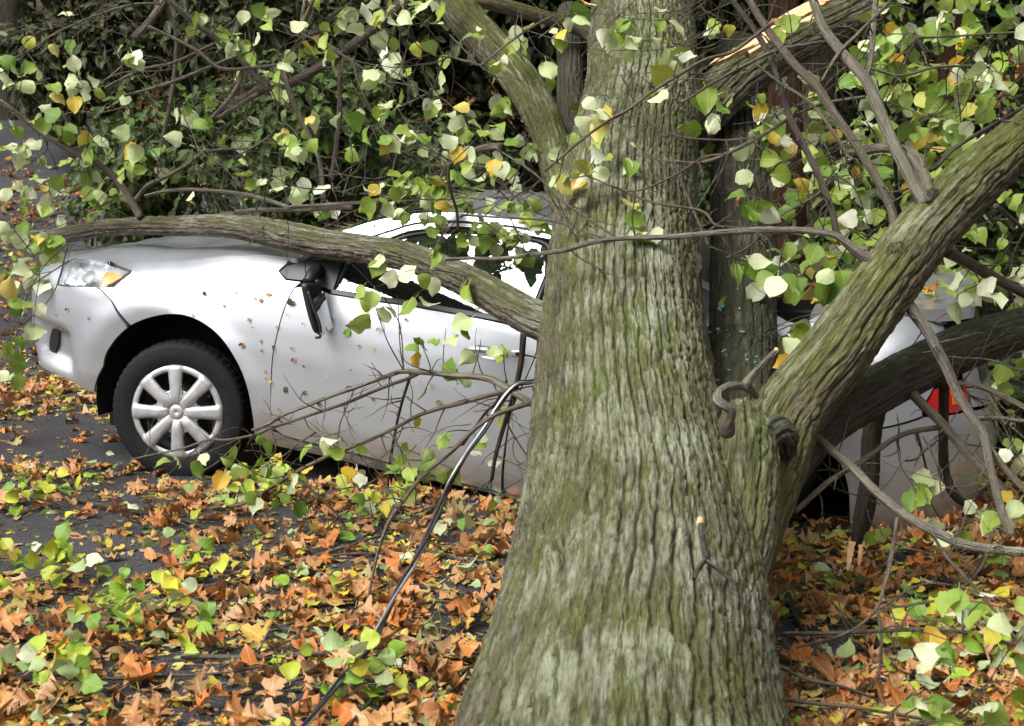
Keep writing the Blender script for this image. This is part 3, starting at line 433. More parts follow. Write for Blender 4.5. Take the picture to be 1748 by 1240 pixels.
BRANCHES = [[[1.2251, 4.4891, 1.0545, 0.0204], [1.2584, 4.4584, 0.9795, 0.0197], [1.3012, 4.4322, 0.9213, 0.019], [1.3467, 4.3926, 0.8267, 0.0181], [1.3906, 4.3482, 0.7193, 0.017], [1.441, 4.3137, 0.6427, 0.0162], [1.4541, 4.2989, 0.607, 0.0159], [1.4628, 4.2639, 0.519, 0.0151], [1.4871, 4.2117, 0.3906, 0.0139], [1.5089, 4.1827, 0.3216, 0.0133]], [[1.4624, 4.3237, 0.6022, 0.0109], [1.5046, 4.2832, 0.5314, 0.0103], [1.5607, 4.2384, 0.459, 0.0096], [1.6222, 4.1922, 0.3883, 0.0089]], [[1.3044, 4.662, 0.708, 0.0194], [1.3501, 4.6166, 0.6527, 0.0187], [1.4068, 4.5662, 0.5974, 0.0179], [1.4733, 4.4924, 0.5077, 0.0168], [1.5402, 4.4294, 0.441, 0.0158], [1.6071, 4.3537, 0.3549, 0.0147], [1.6781, 4.2769, 0.2739, 0.0136]], [[0.912, 4.349, 0.638, 0.0146], [0.9511, 4.3133, 0.5987, 0.0142], [1.0357, 4.2401, 0.5242, 0.0135], [1.1021, 4.1765, 0.4572, 0.0129], [1.1675, 4.118, 0.4017, 0.0123], [1.233, 4.0697, 0.3698, 0.0118], [1.3266, 4.0093, 0.351, 0.0112], [1.456, 3.9283, 0.3457, 0.0103], [1.5255, 3.8823, 0.34, 0.0099]], [[0.8419, 4.1445, 0.4075, 0.0079], [0.9703, 4.2755, 0.4706, 0.0086], [1.0941, 4.3836, 0.5117, 0.0092], [1.23, 4.5003, 0.5618, 0.0099], [1.3055, 4.5565, 0.576, 0.0102], [1.4054, 4.6228, 0.575, 0.0106]], [[1.4302, 4.7988, 0.7469, 0.013], [1.4651, 4.7565, 0.707, 0.0125], [1.5588, 4.6903, 0.7034, 0.0115], [1.6189, 4.6396, 0.6802, 0.0109], [1.6754, 4.5877, 0.6518, 0.0102], [1.7354, 4.5274, 0.6143, 0.0095]], [[1.4334, 4.3324, 0.6632, 0.0072], [1.5059, 4.3326, 0.665, 0.0067], [1.5839, 4.3311, 0.6542, 0.006], [1.66, 4.3301, 0.647, 0.0054]], [[1.1111, 3.996, 0.4293, 0.0068], [1.0881, 3.9484, 0.347, 0.0062], [1.059, 3.903, 0.2708, 0.0058], [1.0225, 3.8603, 0.2021, 0.0053], [0.9339, 3.8118, 0.1486, 0.0048], [0.7822, 3.7513, 0.1292, 0.004]], [[0.75, 3.8045, 0.1477, 0.0073], [0.9457, 3.8404, 0.1405, 0.007], [1.1537, 3.8789, 0.1395, 0.0066], [1.3122, 3.9053, 0.1219, 0.0064], [1.4697, 3.9271, 0.0673, 0.0061], [1.5637, 3.9401, 0.0364, 0.0059]], [[0.6687, 3.4554, 0.1794, 0.0044], [0.7572, 3.4838, 0.1409, 0.0042], [0.8389, 3.5099, 0.1123, 0.004], [0.9387, 3.5407, 0.0687, 0.0038]], [[0.6501, 3.3483, 0.1362, 0.0058], [0.763, 3.3685, 0.1207, 0.0053], [0.8391, 3.3816, 0.1079, 0.005], [1.0086, 3.409, 0.0663, 0.0043], [1.1654, 3.4335, 0.0253, 0.0037]], [[1.1796, 3.8932, 0.4167, 0.0041], [1.215, 3.865, 0.3534, 0.0039], [1.2803, 3.8281, 0.28, 0.0037], [1.3369, 3.7926, 0.2072, 0.0035], [1.4039, 3.7502, 0.1213, 0.0032]], [[1.4738, 4.0855, 0.3479, 0.0052], [1.4288, 4.0899, 0.3787, 0.005], [1.3942, 4.0752, 0.2759, 0.0047], [1.325, 4.063, 0.1903, 0.0043]], [[0.9282, 3.4763, 0.3262, 0.0037], [0.9356, 3.4638, 0.2382, 0.0032], [0.9282, 3.4513, 0.1501, 0.0028], [0.9504, 3.4377, 0.0547, 0.0022]], [[0.7025, 3.5632, 0.2271, 0.003], [0.7254, 3.5536, 0.1592, 0.0028], [0.7178, 3.5386, 0.0536, 0.0025], [0.7284, 3.53, 0.02, 0.0023]], [[1.2126, 4.1276, 0.6441, 0.0043], [1.2558, 4.1167, 0.5671, 0.0035], [1.2697, 4.102, 0.4643, 0.0026]], [[1.3661, 4.7187, 0.5388, 0.0049], [1.4104, 4.7514, 0.4106, 0.0045], [1.445, 4.7829, 0.2801, 0.004]], [[0.8114, 5.1358, 2.0503, 0.0134], [0.8295, 5.1151, 2.0079, 0.0135], [0.8866, 5.0633, 1.9069, 0.0138], [0.9689, 4.9981, 1.7866, 0.0143], [1.0435, 4.9475, 1.7007, 0.0146], [1.0919, 4.9007, 1.6123, 0.0149], [1.1504, 4.8487, 1.5173, 0.0152], [1.2062, 4.7877, 1.4025, 0.0155], [1.2509, 4.7358, 1.3049, 0.0158], [1.2597, 4.7001, 1.2331, 0.016], [1.2563, 4.6522, 1.1361, 0.0163]], [[0.7604, 5.2385, 2.0623, 0.0095], [0.7824, 5.2112, 2.0184, 0.0095], [0.8506, 5.1416, 1.914, 0.0098], [0.9, 5.0801, 1.8183, 0.01], [0.9269, 5.0244, 1.7266, 0.0102], [0.9555, 4.943, 1.592, 0.0104], [0.9952, 4.8772, 1.4902, 0.0106], [1.0363, 4.8033, 1.377, 0.0108], [1.0662, 4.7385, 1.2778, 0.011], [1.0733, 4.7015, 1.2196, 0.0111], [1.1213, 4.6507, 1.1553, 0.0112], [1.186, 4.5963, 1.0982, 0.0114]], [[1.046, 5.2415, 2.0831, 0.0147], [1.0658, 5.1959, 2.0167, 0.0156], [1.0944, 5.1197, 1.9059, 0.0171], [1.1526, 5.0465, 1.8158, 0.0185], [1.2148, 4.9724, 1.7297, 0.02], [1.2358, 4.9076, 1.64, 0.0212], [1.2662, 4.8257, 1.5305, 0.0226], [1.3014, 4.7467, 1.4298, 0.024], [1.3284, 4.6793, 1.3447, 0.0251], [1.3434, 4.6458, 1.3039, 0.0257]], [[1.3343, 5.3413, 2.0743, 0.0096], [1.3217, 5.302, 2.0283, 0.0097], [1.2901, 5.2023, 1.9133, 0.0099], [1.2606, 5.1013, 1.7996, 0.0101], [1.2334, 5.0402, 1.7335, 0.0102]], [[1.3645, 4.6664, 1.3071, 0.0229], [1.3659, 4.7175, 1.3534, 0.0217], [1.3596, 4.8098, 1.4373, 0.0195], [1.3286, 4.8752, 1.4843, 0.0178], [1.2749, 4.9379, 1.4947, 0.016], [1.221, 4.9959, 1.4851, 0.0142], [1.1656, 5.054, 1.4754, 0.0124]], [[0.8817, 4.9137, 1.9089, 0.0069], [0.8516, 4.8973, 1.8919, 0.0068], [0.7341, 4.8268, 1.8094, 0.0065], [0.6348, 4.7788, 1.7775, 0.0062], [0.5246, 4.7161, 1.7152, 0.0059], [0.4423, 4.6661, 1.6623, 0.0056], [0.3672, 4.6176, 1.6085, 0.0054], [0.3071, 4.5824, 1.5761, 0.0052], [0.2419, 4.5401, 1.5312, 0.005], [0.1776, 4.4955, 1.4816, 0.0048], [0.1015, 4.4399, 1.4185, 0.0045]], [[1.1017, 5.1091, 1.8627, 0.0062], [0.9286, 5.0483, 1.8299, 0.0055], [0.8161, 5.0009, 1.7789, 0.0051], [0.6862, 4.9439, 1.7143, 0.0046], [0.5708, 4.8888, 1.6451, 0.0041], [0.5496, 4.8802, 1.674, 0.004]], [[1.1306, 5.0981, 1.7853, 0.0051], [1.2634, 5.0671, 1.7692, 0.0051], [1.356, 5.0423, 1.7416, 0.0051], [1.4612, 5.0222, 1.7663, 0.0051], [1.5862, 4.9956, 1.7746, 0.005]], [[1.0656, 4.9873, 1.7166, 0.0061], [1.1281, 5.028, 1.8145, 0.0058], [1.2028, 5.0617, 1.8868, 0.0056], [1.3158, 5.1116, 1.9935, 0.0053], [1.3612, 5.1358, 2.0503, 0.0051]], [[0.5643, 5.0494, 1.4428, 0.0062], [0.6673, 5.0348, 1.4428, 0.0065], [0.7717, 5.0249, 1.4854, 0.0068], [0.8673, 5.0165, 1.5337, 0.007], [0.9759, 5.0078, 1.6019, 0.0074], [1.0841, 4.9969, 1.6435, 0.0077], [1.2189, 4.9805, 1.6687, 0.0081]], [[0.8395, 4.9961, 1.7786, 0.005], [0.912, 4.943, 1.7162, 0.0054], [1.0148, 4.8675, 1.6307, 0.006], [1.0993, 4.7688, 1.4893, 0.0066], [1.1111, 4.7486, 1.4585, 0.0068]], [[1.4842, 5.3156, 1.8941, 0.0043], [1.617, 5.3165, 1.9004, 0.0043], [1.7476, 5.3177, 1.9089, 0.0043], [1.8718, 5.3186, 1.9153, 0.0043], [1.9832, 5.3201, 1.9259, 0.0043]], [[1.3421, 4.7908, 1.4005, 0.0078], [1.4179, 4.826, 1.4236, 0.0076], [1.5002, 4.8788, 1.4902, 0.0074], [1.6189, 4.9405, 1.5523, 0.007], [1.7731, 5.0183, 1.6303, 0.0066], [1.9069, 5.0865, 1.7037, 0.0062]], [[1.6804, 5.0952, 1.7649, 0.0041], [1.6948, 5.0911, 1.7363, 0.0041], [1.7937, 5.0772, 1.6385, 0.0041]], [[-0.2193, 4.5506, 1.1317, 0.0047], [-0.1386, 4.5485, 1.1375, 0.005], [-0.0449, 4.5455, 1.1396, 0.0054], [0.0879, 4.5432, 1.1565, 0.0059], [0.1812, 4.5418, 1.1697, 0.0062], [0.2465, 4.5423, 1.1902, 0.0065], [0.3526, 4.5406, 1.2052, 0.0069], [0.5106, 4.5356, 1.2092, 0.0075], [0.7014, 4.5315, 1.2279, 0.0083], [0.829, 4.5275, 1.2318, 0.0088], [0.9545, 4.5225, 1.2284, 0.0093], [1.0318, 4.5171, 1.2101, 0.0096], [1.1052, 4.506, 1.1552, 0.0099], [1.1602, 4.4969, 1.1095, 0.0102]], [[0.3329, 4.736, 1.3704, 0.0039], [0.4634, 4.6974, 1.3195, 0.0041], [0.6165, 4.6576, 1.2883, 0.0044], [0.6639, 4.6363, 1.2437, 0.0046], [0.7465, 4.6152, 1.2314, 0.0047]], [[-0.0556, 5.0563, 1.4917, 0.0031], [0.0708, 4.9575, 1.4088, 0.0036], [0.1712, 4.8622, 1.3149, 0.0041], [0.2573, 4.7899, 1.2564, 0.0045], [0.3504, 4.7112, 1.196, 0.0048]], [[-0.182, 5.2245, 1.2538, 0.0043], [-0.0272, 5.0973, 1.2502, 0.0045], [0.1401, 4.9516, 1.2418, 0.0047], [0.26, 4.8323, 1.2073, 0.0048], [0.3306, 4.7611, 1.1913, 0.0049]], [[0.2543, 4.9421, 1.3989, 0.003], [0.4102, 4.8694, 1.3503, 0.0033], [0.543, 4.8181, 1.4002, 0.0036], [0.6353, 4.7806, 1.4586, 0.0037], [0.7085, 4.7508, 1.4738, 0.0039]], [[0.4864, 4.9668, 1.5728, 0.003], [0.5328, 4.9388, 1.5046, 0.0032], [0.5904, 4.8763, 1.3403, 0.0036], [0.6643, 4.8078, 1.1651, 0.004]], [[0.3677, 4.8886, 1.7327, 0.003], [0.4441, 4.8399, 1.5948, 0.0032], [0.54, 4.8105, 1.5361, 0.0034], [0.6923, 4.7785, 1.5163, 0.0037], [0.8053, 4.7581, 1.5256, 0.0039]], [[1.145, 5.043, 1.3979, 0.0041], [1.0626, 5.0328, 1.3265, 0.0039], [0.939, 5.0227, 1.2552, 0.0036], [0.8361, 5.0082, 1.1532, 0.0033], [0.7537, 5.0023, 1.1125, 0.0031]], [[1.5055, 4.9051, 1.1392, 0.005], [1.6062, 4.961, 1.0948, 0.0048], [1.7088, 5.0167, 1.0495, 0.0045], [1.84, 5.0861, 0.9913, 0.0042]], [[1.4496, 4.7544, 1.1448, 0.0196], [1.5443, 4.8321, 1.11, 0.0185], [1.6572, 4.9246, 1.0568, 0.017], [1.8254, 5.0558, 0.9836, 0.0149], [1.9832, 5.1753, 0.9081, 0.0129]], [[1.5649, 4.6262, 1.3083, 0.0095], [1.6596, 4.7274, 1.257, 0.008], [1.7178, 4.7881, 1.2252, 0.007], [1.8486, 4.9108, 1.1792, 0.005]], [[1.3447, 5.0546, 1.4794, 0.0072], [1.3869, 5.1713, 1.3547, 0.0067], [1.4316, 5.2872, 1.2233, 0.0061], [1.4812, 5.4025, 1.0855, 0.0056]], [[-0.1334, 6.1167, 1.845, 0.0062], [-0.2042, 6.1682, 1.8727, 0.0058], [-0.2837, 6.22, 1.8861, 0.0055], [-0.3189, 6.2599, 1.8195, 0.0051], [-0.3494, 6.2972, 1.7541, 0.0047], [-0.4323, 6.3484, 1.711, 0.0043], [-0.5138, 6.3962, 1.6798, 0.0039]], [[-0.1334, 6.1167, 1.845, 0.0062], [-0.0325, 6.2028, 1.934, 0.0063], [0.081, 6.2902, 2.0176, 0.0063], [0.1685, 6.3504, 2.068, 0.0064]], [[-0.3498, 6.3058, 1.7545, 0.0051], [-0.3649, 6.4699, 1.6695, 0.0045], [-0.3909, 6.5879, 1.6076, 0.004]], [[-0.0462, 5.9678, 1.5088, 0.017], [-0.1329, 6.0436, 1.4974, 0.015], [-0.2093, 6.1119, 1.461, 0.0131], [-0.2744, 6.1704, 1.4237, 0.0114], [-0.3294, 6.2461, 1.3348, 0.0089]], [[-0.2559, 5.7539, 1.4255, 0.0059], [-0.2516, 5.8056, 1.343, 0.0059], [-0.226, 5.8672, 1.2464, 0.006], [-0.2236, 5.9182, 1.16, 0.0061]], [[-1.7377, 7.3914, 2.2851, 0.0222], [-1.8048, 7.3214, 2.1596, 0.0213], [-1.8832, 7.2578, 2.0564, 0.0205]], [[-1.7136, 7.2846, 2.2445, 0.0175], [-1.6021, 7.3208, 2.1394, 0.018], [-1.4909, 7.3549, 2.0529, 0.0185], [-1.3867, 7.3867, 1.965, 0.0189], [-1.321, 7.4083, 1.8872, 0.0193], [-1.2658, 7.4263, 1.8204, 0.0195]], [[-1.4251, 7.4136, 1.7311, 0.021], [-1.35, 7.4199, 1.7758, 0.0222], [-1.2658, 7.4259, 1.8174, 0.0234], [-1.1305, 7.4301, 1.8472, 0.0252], [-0.9982, 7.4403, 1.9186, 0.0272], [-0.8238, 7.4564, 2.0318, 0.03], [-0.6434, 7.4771, 2.1776, 0.033], [-0.463, 7.4983, 2.3264, 0.0361]], [[-1.7466, 7.383, 2.2264, 0.0133], [-1.7092, 7.3838, 2.1076, 0.0129], [-1.7112, 7.3833, 1.956, 0.0123], [-1.7411, 7.3829, 1.7741, 0.0116], [-1.7795, 7.3825, 1.6118, 0.0109], [-1.8009, 7.3822, 1.5109, 0.0105]], [[-1.7516, 7.2826, 2.2301, 0.0088], [-1.9015, 7.2389, 2.2112, 0.0078], [-2.0304, 7.1955, 2.1672, 0.007], [-2.1233, 7.1614, 2.1244, 0.0064], [-2.2386, 7.117, 2.0642, 0.0056], [-2.3284, 7.0755, 1.9937, 0.0049], [-2.4156, 7.0394, 1.9408, 0.0043]], [[-1.7875, 7.1637, 2.1049, 0.0072], [-1.6347, 7.1781, 2.0299, 0.008], [-1.5398, 7.1861, 1.9709, 0.0084], [-1.4419, 7.1937, 1.9031, 0.009], [-1.2974, 7.2148, 1.9044, 0.0096], [-1.1492, 7.2393, 1.9261, 0.0102]], [[-1.1492, 7.2393, 1.9261, 0.0117], [-1.1112, 7.2195, 1.7871, 0.0126], [-1.0615, 7.2039, 1.6771, 0.0133], [-1.0089, 7.1886, 1.57, 0.0141], [-0.9591, 7.1713, 1.4484, 0.0149], [-0.9387, 7.1445, 1.2602, 0.0161]], [[-2.5038, 6.9117, 1.7535, 0.014], [-2.449, 6.9111, 1.7259, 0.0145], [-2.3558, 6.9079, 1.6595, 0.0153], [-2.2131, 6.9025, 1.5541, 0.0167], [-2.0918, 6.9004, 1.4874, 0.0178], [-1.995, 6.8995, 1.4401, 0.0186], [-1.9205, 6.8962, 1.3815, 0.0193], [-1.8627, 6.8906, 1.3062, 0.02], [-1.7887, 6.8802, 1.1775, 0.0212]], [[-1.8225, 6.891, 1.2529, 0.0113], [-1.7665, 6.9254, 1.3279, 0.0107], [-1.7189, 6.9426, 1.353, 0.0103], [-1.6099, 6.9824, 1.4118, 0.0095], [-1.5191, 7.0203, 1.4796, 0.0087], [-1.4185, 7.0494, 1.5024, 0.008], [-1.3031, 7.0788, 1.5084, 0.0072]], [[-1.8077, 7.0455, 1.2743, 0.0086], [-1.6905, 7.0182, 1.3035, 0.0088], [-1.5534, 6.9829, 1.3099, 0.009], [-1.3575, 6.9283, 1.2941, 0.0093], [-1.2058, 6.8839, 1.2727, 0.0096], [-1.0643, 6.8371, 1.2294, 0.0098]], [[-1.546, 6.9293, 1.1671, 0.0099], [-1.4414, 6.8928, 1.1798, 0.0102], [-1.2443, 6.8239, 1.2132, 0.0108], [-0.9898, 6.7294, 1.2247, 0.0115], [-0.7448, 6.636, 1.2359, 0.0122]], [[-1.5118, 7.1997, 1.6481, 0.0117], [-1.4416, 7.2096, 1.7176, 0.0122], [-1.3802, 7.2212, 1.7987, 0.0127], [-1.351, 7.2323, 1.8769, 0.0132]], [[-1.4916, 7.3024, 1.6597, 0.0104], [-1.3908, 7.3112, 1.7214, 0.0118], [-1.287, 7.32, 1.7831, 0.0133]], [[-0.9654, 8.157, 1.9864, 0.0148], [-0.9687, 8.1444, 1.8983, 0.0148], [-0.9786, 8.1059, 1.6276, 0.0148], [-1.0148, 8.0646, 1.3373, 0.0148]], [[-2.0008, 7.1211, 1.8052, 0.0072], [-1.8366, 7.1674, 1.8929, 0.0077], [-1.6701, 7.2049, 1.9381, 0.0082], [-1.4884, 7.2537, 2.0274, 0.0088]], [[-1.9143, 7.115, 1.7624, 0.0058], [-1.7201, 7.1547, 1.8211, 0.0067], [-1.5243, 7.1984, 1.9006, 0.0077], [-1.2984, 7.2496, 1.9985, 0.0088]], [[-2.0291, 7.0174, 1.7861, 0.0071], [-1.9293, 7.0823, 1.8877, 0.0057], [-1.8278, 7.1475, 1.9907, 0.0043]], [[-1.1846, 7.4729, 2.1478, 0.006], [-0.9388, 7.4144, 2.0256, 0.006], [-0.7864, 7.3747, 1.935, 0.006], [-0.6049, 7.3245, 1.8153, 0.0059]], [[-1.0789, 7.5924, 2.2781, 0.0091], [-1.0871, 7.5267, 2.1529, 0.0091], [-1.0192, 7.4898, 2.2669, 0.009]], [[-2.1738, 7.048, 1.2914, 0.0058], [-2.0441, 7.0561, 1.3485, 0.0049], [-1.9576, 7.0581, 1.3628, 0.0043]], [[-0.8125, 7.3454, 1.9621, 0.0074], [-0.7384, 7.3162, 1.7566, 0.0059], [-0.6346, 7.2911, 1.5805, 0.0044]], [[-1.3666, 7.0723, 1.4627, 0.0058], [-1.2064, 6.9915, 1.547, 0.005], [-1.142, 6.9544, 1.6024, 0.0047], [-1.1175, 6.9058, 1.7119, 0.0042]], [[-1.0173, 6.5355, 1.2391, 0.008], [-0.8363, 6.5033, 1.2508, 0.0075], [-0.6733, 6.4744, 1.2648, 0.0071], [-0.485, 6.442, 1.292, 0.0066]], [[-0.7335, 6.5445, 1.3028, 0.0067], [-0.789, 6.4525, 1.3179, 0.006], [-0.8147, 6.3541, 1.3844, 0.0052]], [[0.0836, 4.8805, 0.6113, 0.0122], [0.0634, 4.8983, 0.6144, 0.0122], [-0.0021, 4.969, 0.6507, 0.0118], [-0.0883, 5.047, 0.6765, 0.0115], [-0.1944, 5.1296, 0.6789, 0.011], [-0.3174, 5.2201, 0.6719, 0.0105], [-0.4117, 5.2872, 0.6642, 0.0101], [-0.4657, 5.3241, 0.643, 0.0099], [-0.6055, 5.4175, 0.5831, 0.0093], [-0.7073, 5.4836, 0.5378, 0.0088], [-0.7962, 5.5403, 0.4955, 0.0084], [-0.9077, 5.6094, 0.4456, 0.0079], [-0.9854, 5.6587, 0.3934, 0.0075], [-1.0606, 5.7034, 0.3608, 0.0072]], [[-0.3447, 5.3414, 0.6561, 0.0067], [-0.3911, 5.364, 0.6279, 0.0066], [-0.5014, 5.4155, 0.5834, 0.0063], [-0.6262, 5.4727, 0.5234, 0.006], [-0.7116, 5.511, 0.4865, 0.0058], [-0.8559, 5.5741, 0.4306, 0.0055], [-0.9675, 5.6219, 0.3859, 0.0052], [-1.0269, 5.647, 0.3571, 0.0051], [-1.1595, 5.7025, 0.3196, 0.0048], [-1.2519, 5.7421, 0.3118, 0.0045], [-1.3676, 5.7886, 0.2655, 0.0043], [-1.4983, 5.8408, 0.2323, 0.004], [-1.6063, 5.883, 0.2034, 0.0037]], [[-0.3861, 5.3899, 0.6421, 0.0067], [-0.4349, 5.477, 0.4948, 0.0065], [-0.4618, 5.5392, 0.3827, 0.0064], [-0.4875, 5.6062, 0.2572, 0.0062], [-0.5088, 5.6708, 0.1314, 0.006]], [[0.0124, 4.9385, 0.6639, 0.0082], [-0.0083, 4.9546, 0.6509, 0.0082], [-0.0985, 5.0209, 0.6148, 0.0082], [-0.1934, 5.0887, 0.5755, 0.0081], [-0.3294, 5.1824, 0.522, 0.008], [-0.4381, 5.2573, 0.4549, 0.008], [-0.5619, 5.339, 0.3849, 0.0079], [-0.7043, 5.4285, 0.316, 0.0078], [-0.8286, 5.5051, 0.2457, 0.0077], [-0.9439, 5.5758, 0.1679, 0.0076], [-1.0841, 5.6597, 0.0705, 0.0074], [-1.249, 5.7514, 0.02, 0.0073]], [[0.0802, 4.6847, 0.6548, 0.0078], [0.0547, 4.679, 0.6459, 0.0077], [-0.0351, 4.66, 0.6195, 0.0073], [-0.0914, 4.6462, 0.5943, 0.007], [-0.1493, 4.6268, 0.5467, 0.0067], [-0.205, 4.6063, 0.4936, 0.0063], [-0.2928, 4.5777, 0.425, 0.0058], [-0.3532, 4.5506, 0.3506, 0.0054], [-0.3962, 4.5299, 0.2929, 0.005], [-0.4238, 4.5078, 0.2261, 0.0047], [-0.4417, 4.4856, 0.1577, 0.0044], [-0.4661, 4.4441, 0.0291, 0.0038]], [[0.0387, 4.9144, 0.8494, 0.0092], [0.031, 4.9725, 0.7298, 0.0087], [0.0021, 5.0343, 0.6019, 0.0081], [-0.0277, 5.0817, 0.5033, 0.0076], [-0.0583, 5.1387, 0.3787, 0.007], [-0.0786, 5.1856, 0.271, 0.0065]], [[-0.0193, 5.1391, 0.6537, 0.0054], [-0.0629, 5.1928, 0.5576, 0.0051], [-0.1027, 5.2239, 0.5146, 0.0049], [-0.1868, 5.3023, 0.3809, 0.0044]], [[-0.9088, 5.7744, 0.1496, 0.0061], [-0.8624, 5.7226, 0.1465, 0.0059], [-0.7769, 5.6007, 0.1115, 0.0054], [-0.6841, 5.4515, 0.0646, 0.0049], [-0.6343, 5.3532, 0.0292, 0.0045]], [[-0.5088, 5.6805, 0.2, 0.0036], [-0.5853, 5.6728, 0.1456, 0.0032], [-0.6832, 5.6698, 0.1243, 0.0028], [-0.7859, 5.6667, 0.103, 0.0024]], [[-0.6402, 5.728, 0.5334, 0.0036], [-0.6831, 5.7545, 0.4367, 0.0031], [-0.7103, 5.7716, 0.3724, 0.0028], [-0.7266, 5.7932, 0.2819, 0.0024]], [[-0.9987, 5.8031, 0.3516, 0.0036], [-0.9817, 5.7898, 0.2578, 0.003], [-1.0546, 5.7829, 0.2097, 0.0024]], [[-1.1466, 5.8942, 0.2817, 0.0037], [-1.2511, 5.9078, 0.1829, 0.003], [-1.3555, 5.9222, 0.1239, 0.0025]], [[-0.0323, 5.5214, 0.5011, 0.0046], [-0.0092, 5.5084, 0.4098, 0.0041], [0.06, 5.4921, 0.2956, 0.0035]]]
PALEB = [0, 3, 19, 20, 21, 31, 57, 72]
DARKB = [18, 29, 42, 50, 61, 74, 77, 78, 79]
GBRANCH = [[[-2.3883, 6.5367, 0.02, 0.0136], [-2.2526, 6.3497, 0.02, 0.0124], [-2.0269, 6.1613, 0.02, 0.0112], [-1.8443, 5.9087, 0.02, 0.0099], [-1.6147, 5.7246, 0.02, 0.0088], [-1.3932, 5.627, 0.02, 0.0078], [-1.1468, 5.3877, 0.02, 0.0068]], [[-0.9606, 3.9662, 0.02, 0.0066], [-0.743, 3.976, 0.02, 0.0064], [-0.528, 4.0008, 0.02, 0.0063], [-0.308, 4.0158, 0.02, 0.0061], [-0.0239, 3.9908, 0.02, 0.0058]], [[-1.1782, 3.7876, 0.02, 0.004], [-0.9908, 3.8194, 0.02, 0.0037], [-0.7986, 3.8516, 0.02, 0.0035], [-0.6652, 3.9369, 0.02, 0.0033]], [[-0.8301, 4.9636, 0.02, 0.0052], [-0.6595, 5.0479, 0.02, 0.005], [-0.461, 5.0792, 0.02, 0.0048], [-0.2184, 5.0479, 0.02, 0.0045], [0.0124, 4.8747, 0.02, 0.0041]], [[-1.1272, 4.6124, 0.02, 0.0039], [-0.9568, 4.747, 0.02, 0.004], [-0.7458, 4.9636, 0.02, 0.0041], [-0.5051, 5.3266, 0.02, 0.0044], [-0.2719, 5.6463, 0.02, 0.0047]], [[-0.5774, 4.3059, 0.02, 0.0036], [-0.4011, 4.3936, 0.02, 0.0034], [-0.2179, 4.4849, 0.02, 0.0031], [-0.0257, 4.3059, 0.02, 0.0027]], [[-0.6929, 3.6238, 0.02, 0.003], [-0.5774, 3.7966, 0.02, 0.0029], [-0.386, 3.8423, 0.02, 0.0027], [-0.1779, 3.6238, 0.02, 0.0023]], [[-0.5491, 5.5512, 0.02, 0.0058], [-0.3367, 5.1592, 0.02, 0.005], [-0.1559, 4.9636, 0.02, 0.0045], [-0.0118, 4.6124, 0.02, 0.0039]], [[-1.4755, 3.9369, 0.02, 0.0033], [-1.3905, 3.9859, 0.02, 0.0031], [-1.3531, 4.14, 0.02, 0.0029], [-1.4021, 4.6124, 0.02, 0.0029]], [[0.927, 4.7818, 0.02, 0.014], [0.9125, 4.5478, 0.02, 0.012], [0.8973, 4.3059, 0.02, 0.0102], [0.8929, 4.1939, 0.02, 0.0088]]]
CABLES = [[[0.1153, 4.9443, 0.7047], [0.0754, 4.8914, 0.688], [0.0222, 4.8412, 0.6897], [-0.0141, 4.8172, 0.6629], [-0.0539, 4.7794, 0.6104], [-0.0929, 4.7204, 0.5506], [-0.1536, 4.6291, 0.477], [-0.203, 4.548, 0.4042], [-0.2361, 4.4378, 0.3395], [-0.2676, 4.3284, 0.2805], [-0.2992, 4.2208, 0.234], [-0.3396, 4.1124, 0.1823], [-0.397, 3.8489, 0.1051], [-0.4472, 3.6932, 0.0755], [-0.5103, 3.3396, 0.0749], [-0.5436, 3.1863, 0.0628]]]
GCABLES = [[[0.0341, 5.0259, 0.035], [-0.0081, 4.7666, 0.035], [-0.095, 4.4564, 0.035], [-0.1814, 4.1607, 0.035], [-0.2759, 3.9245, 0.035], [-0.3653, 3.6271, 0.035], [-0.4182, 3.4102, 0.035]], [[0.0201, 4.7317, 0.035], [-0.046, 4.5001, 0.035], [-0.1346, 4.2607, 0.035], [-0.2292, 3.9937, 0.035], [-0.297, 3.7568, 0.035]]]
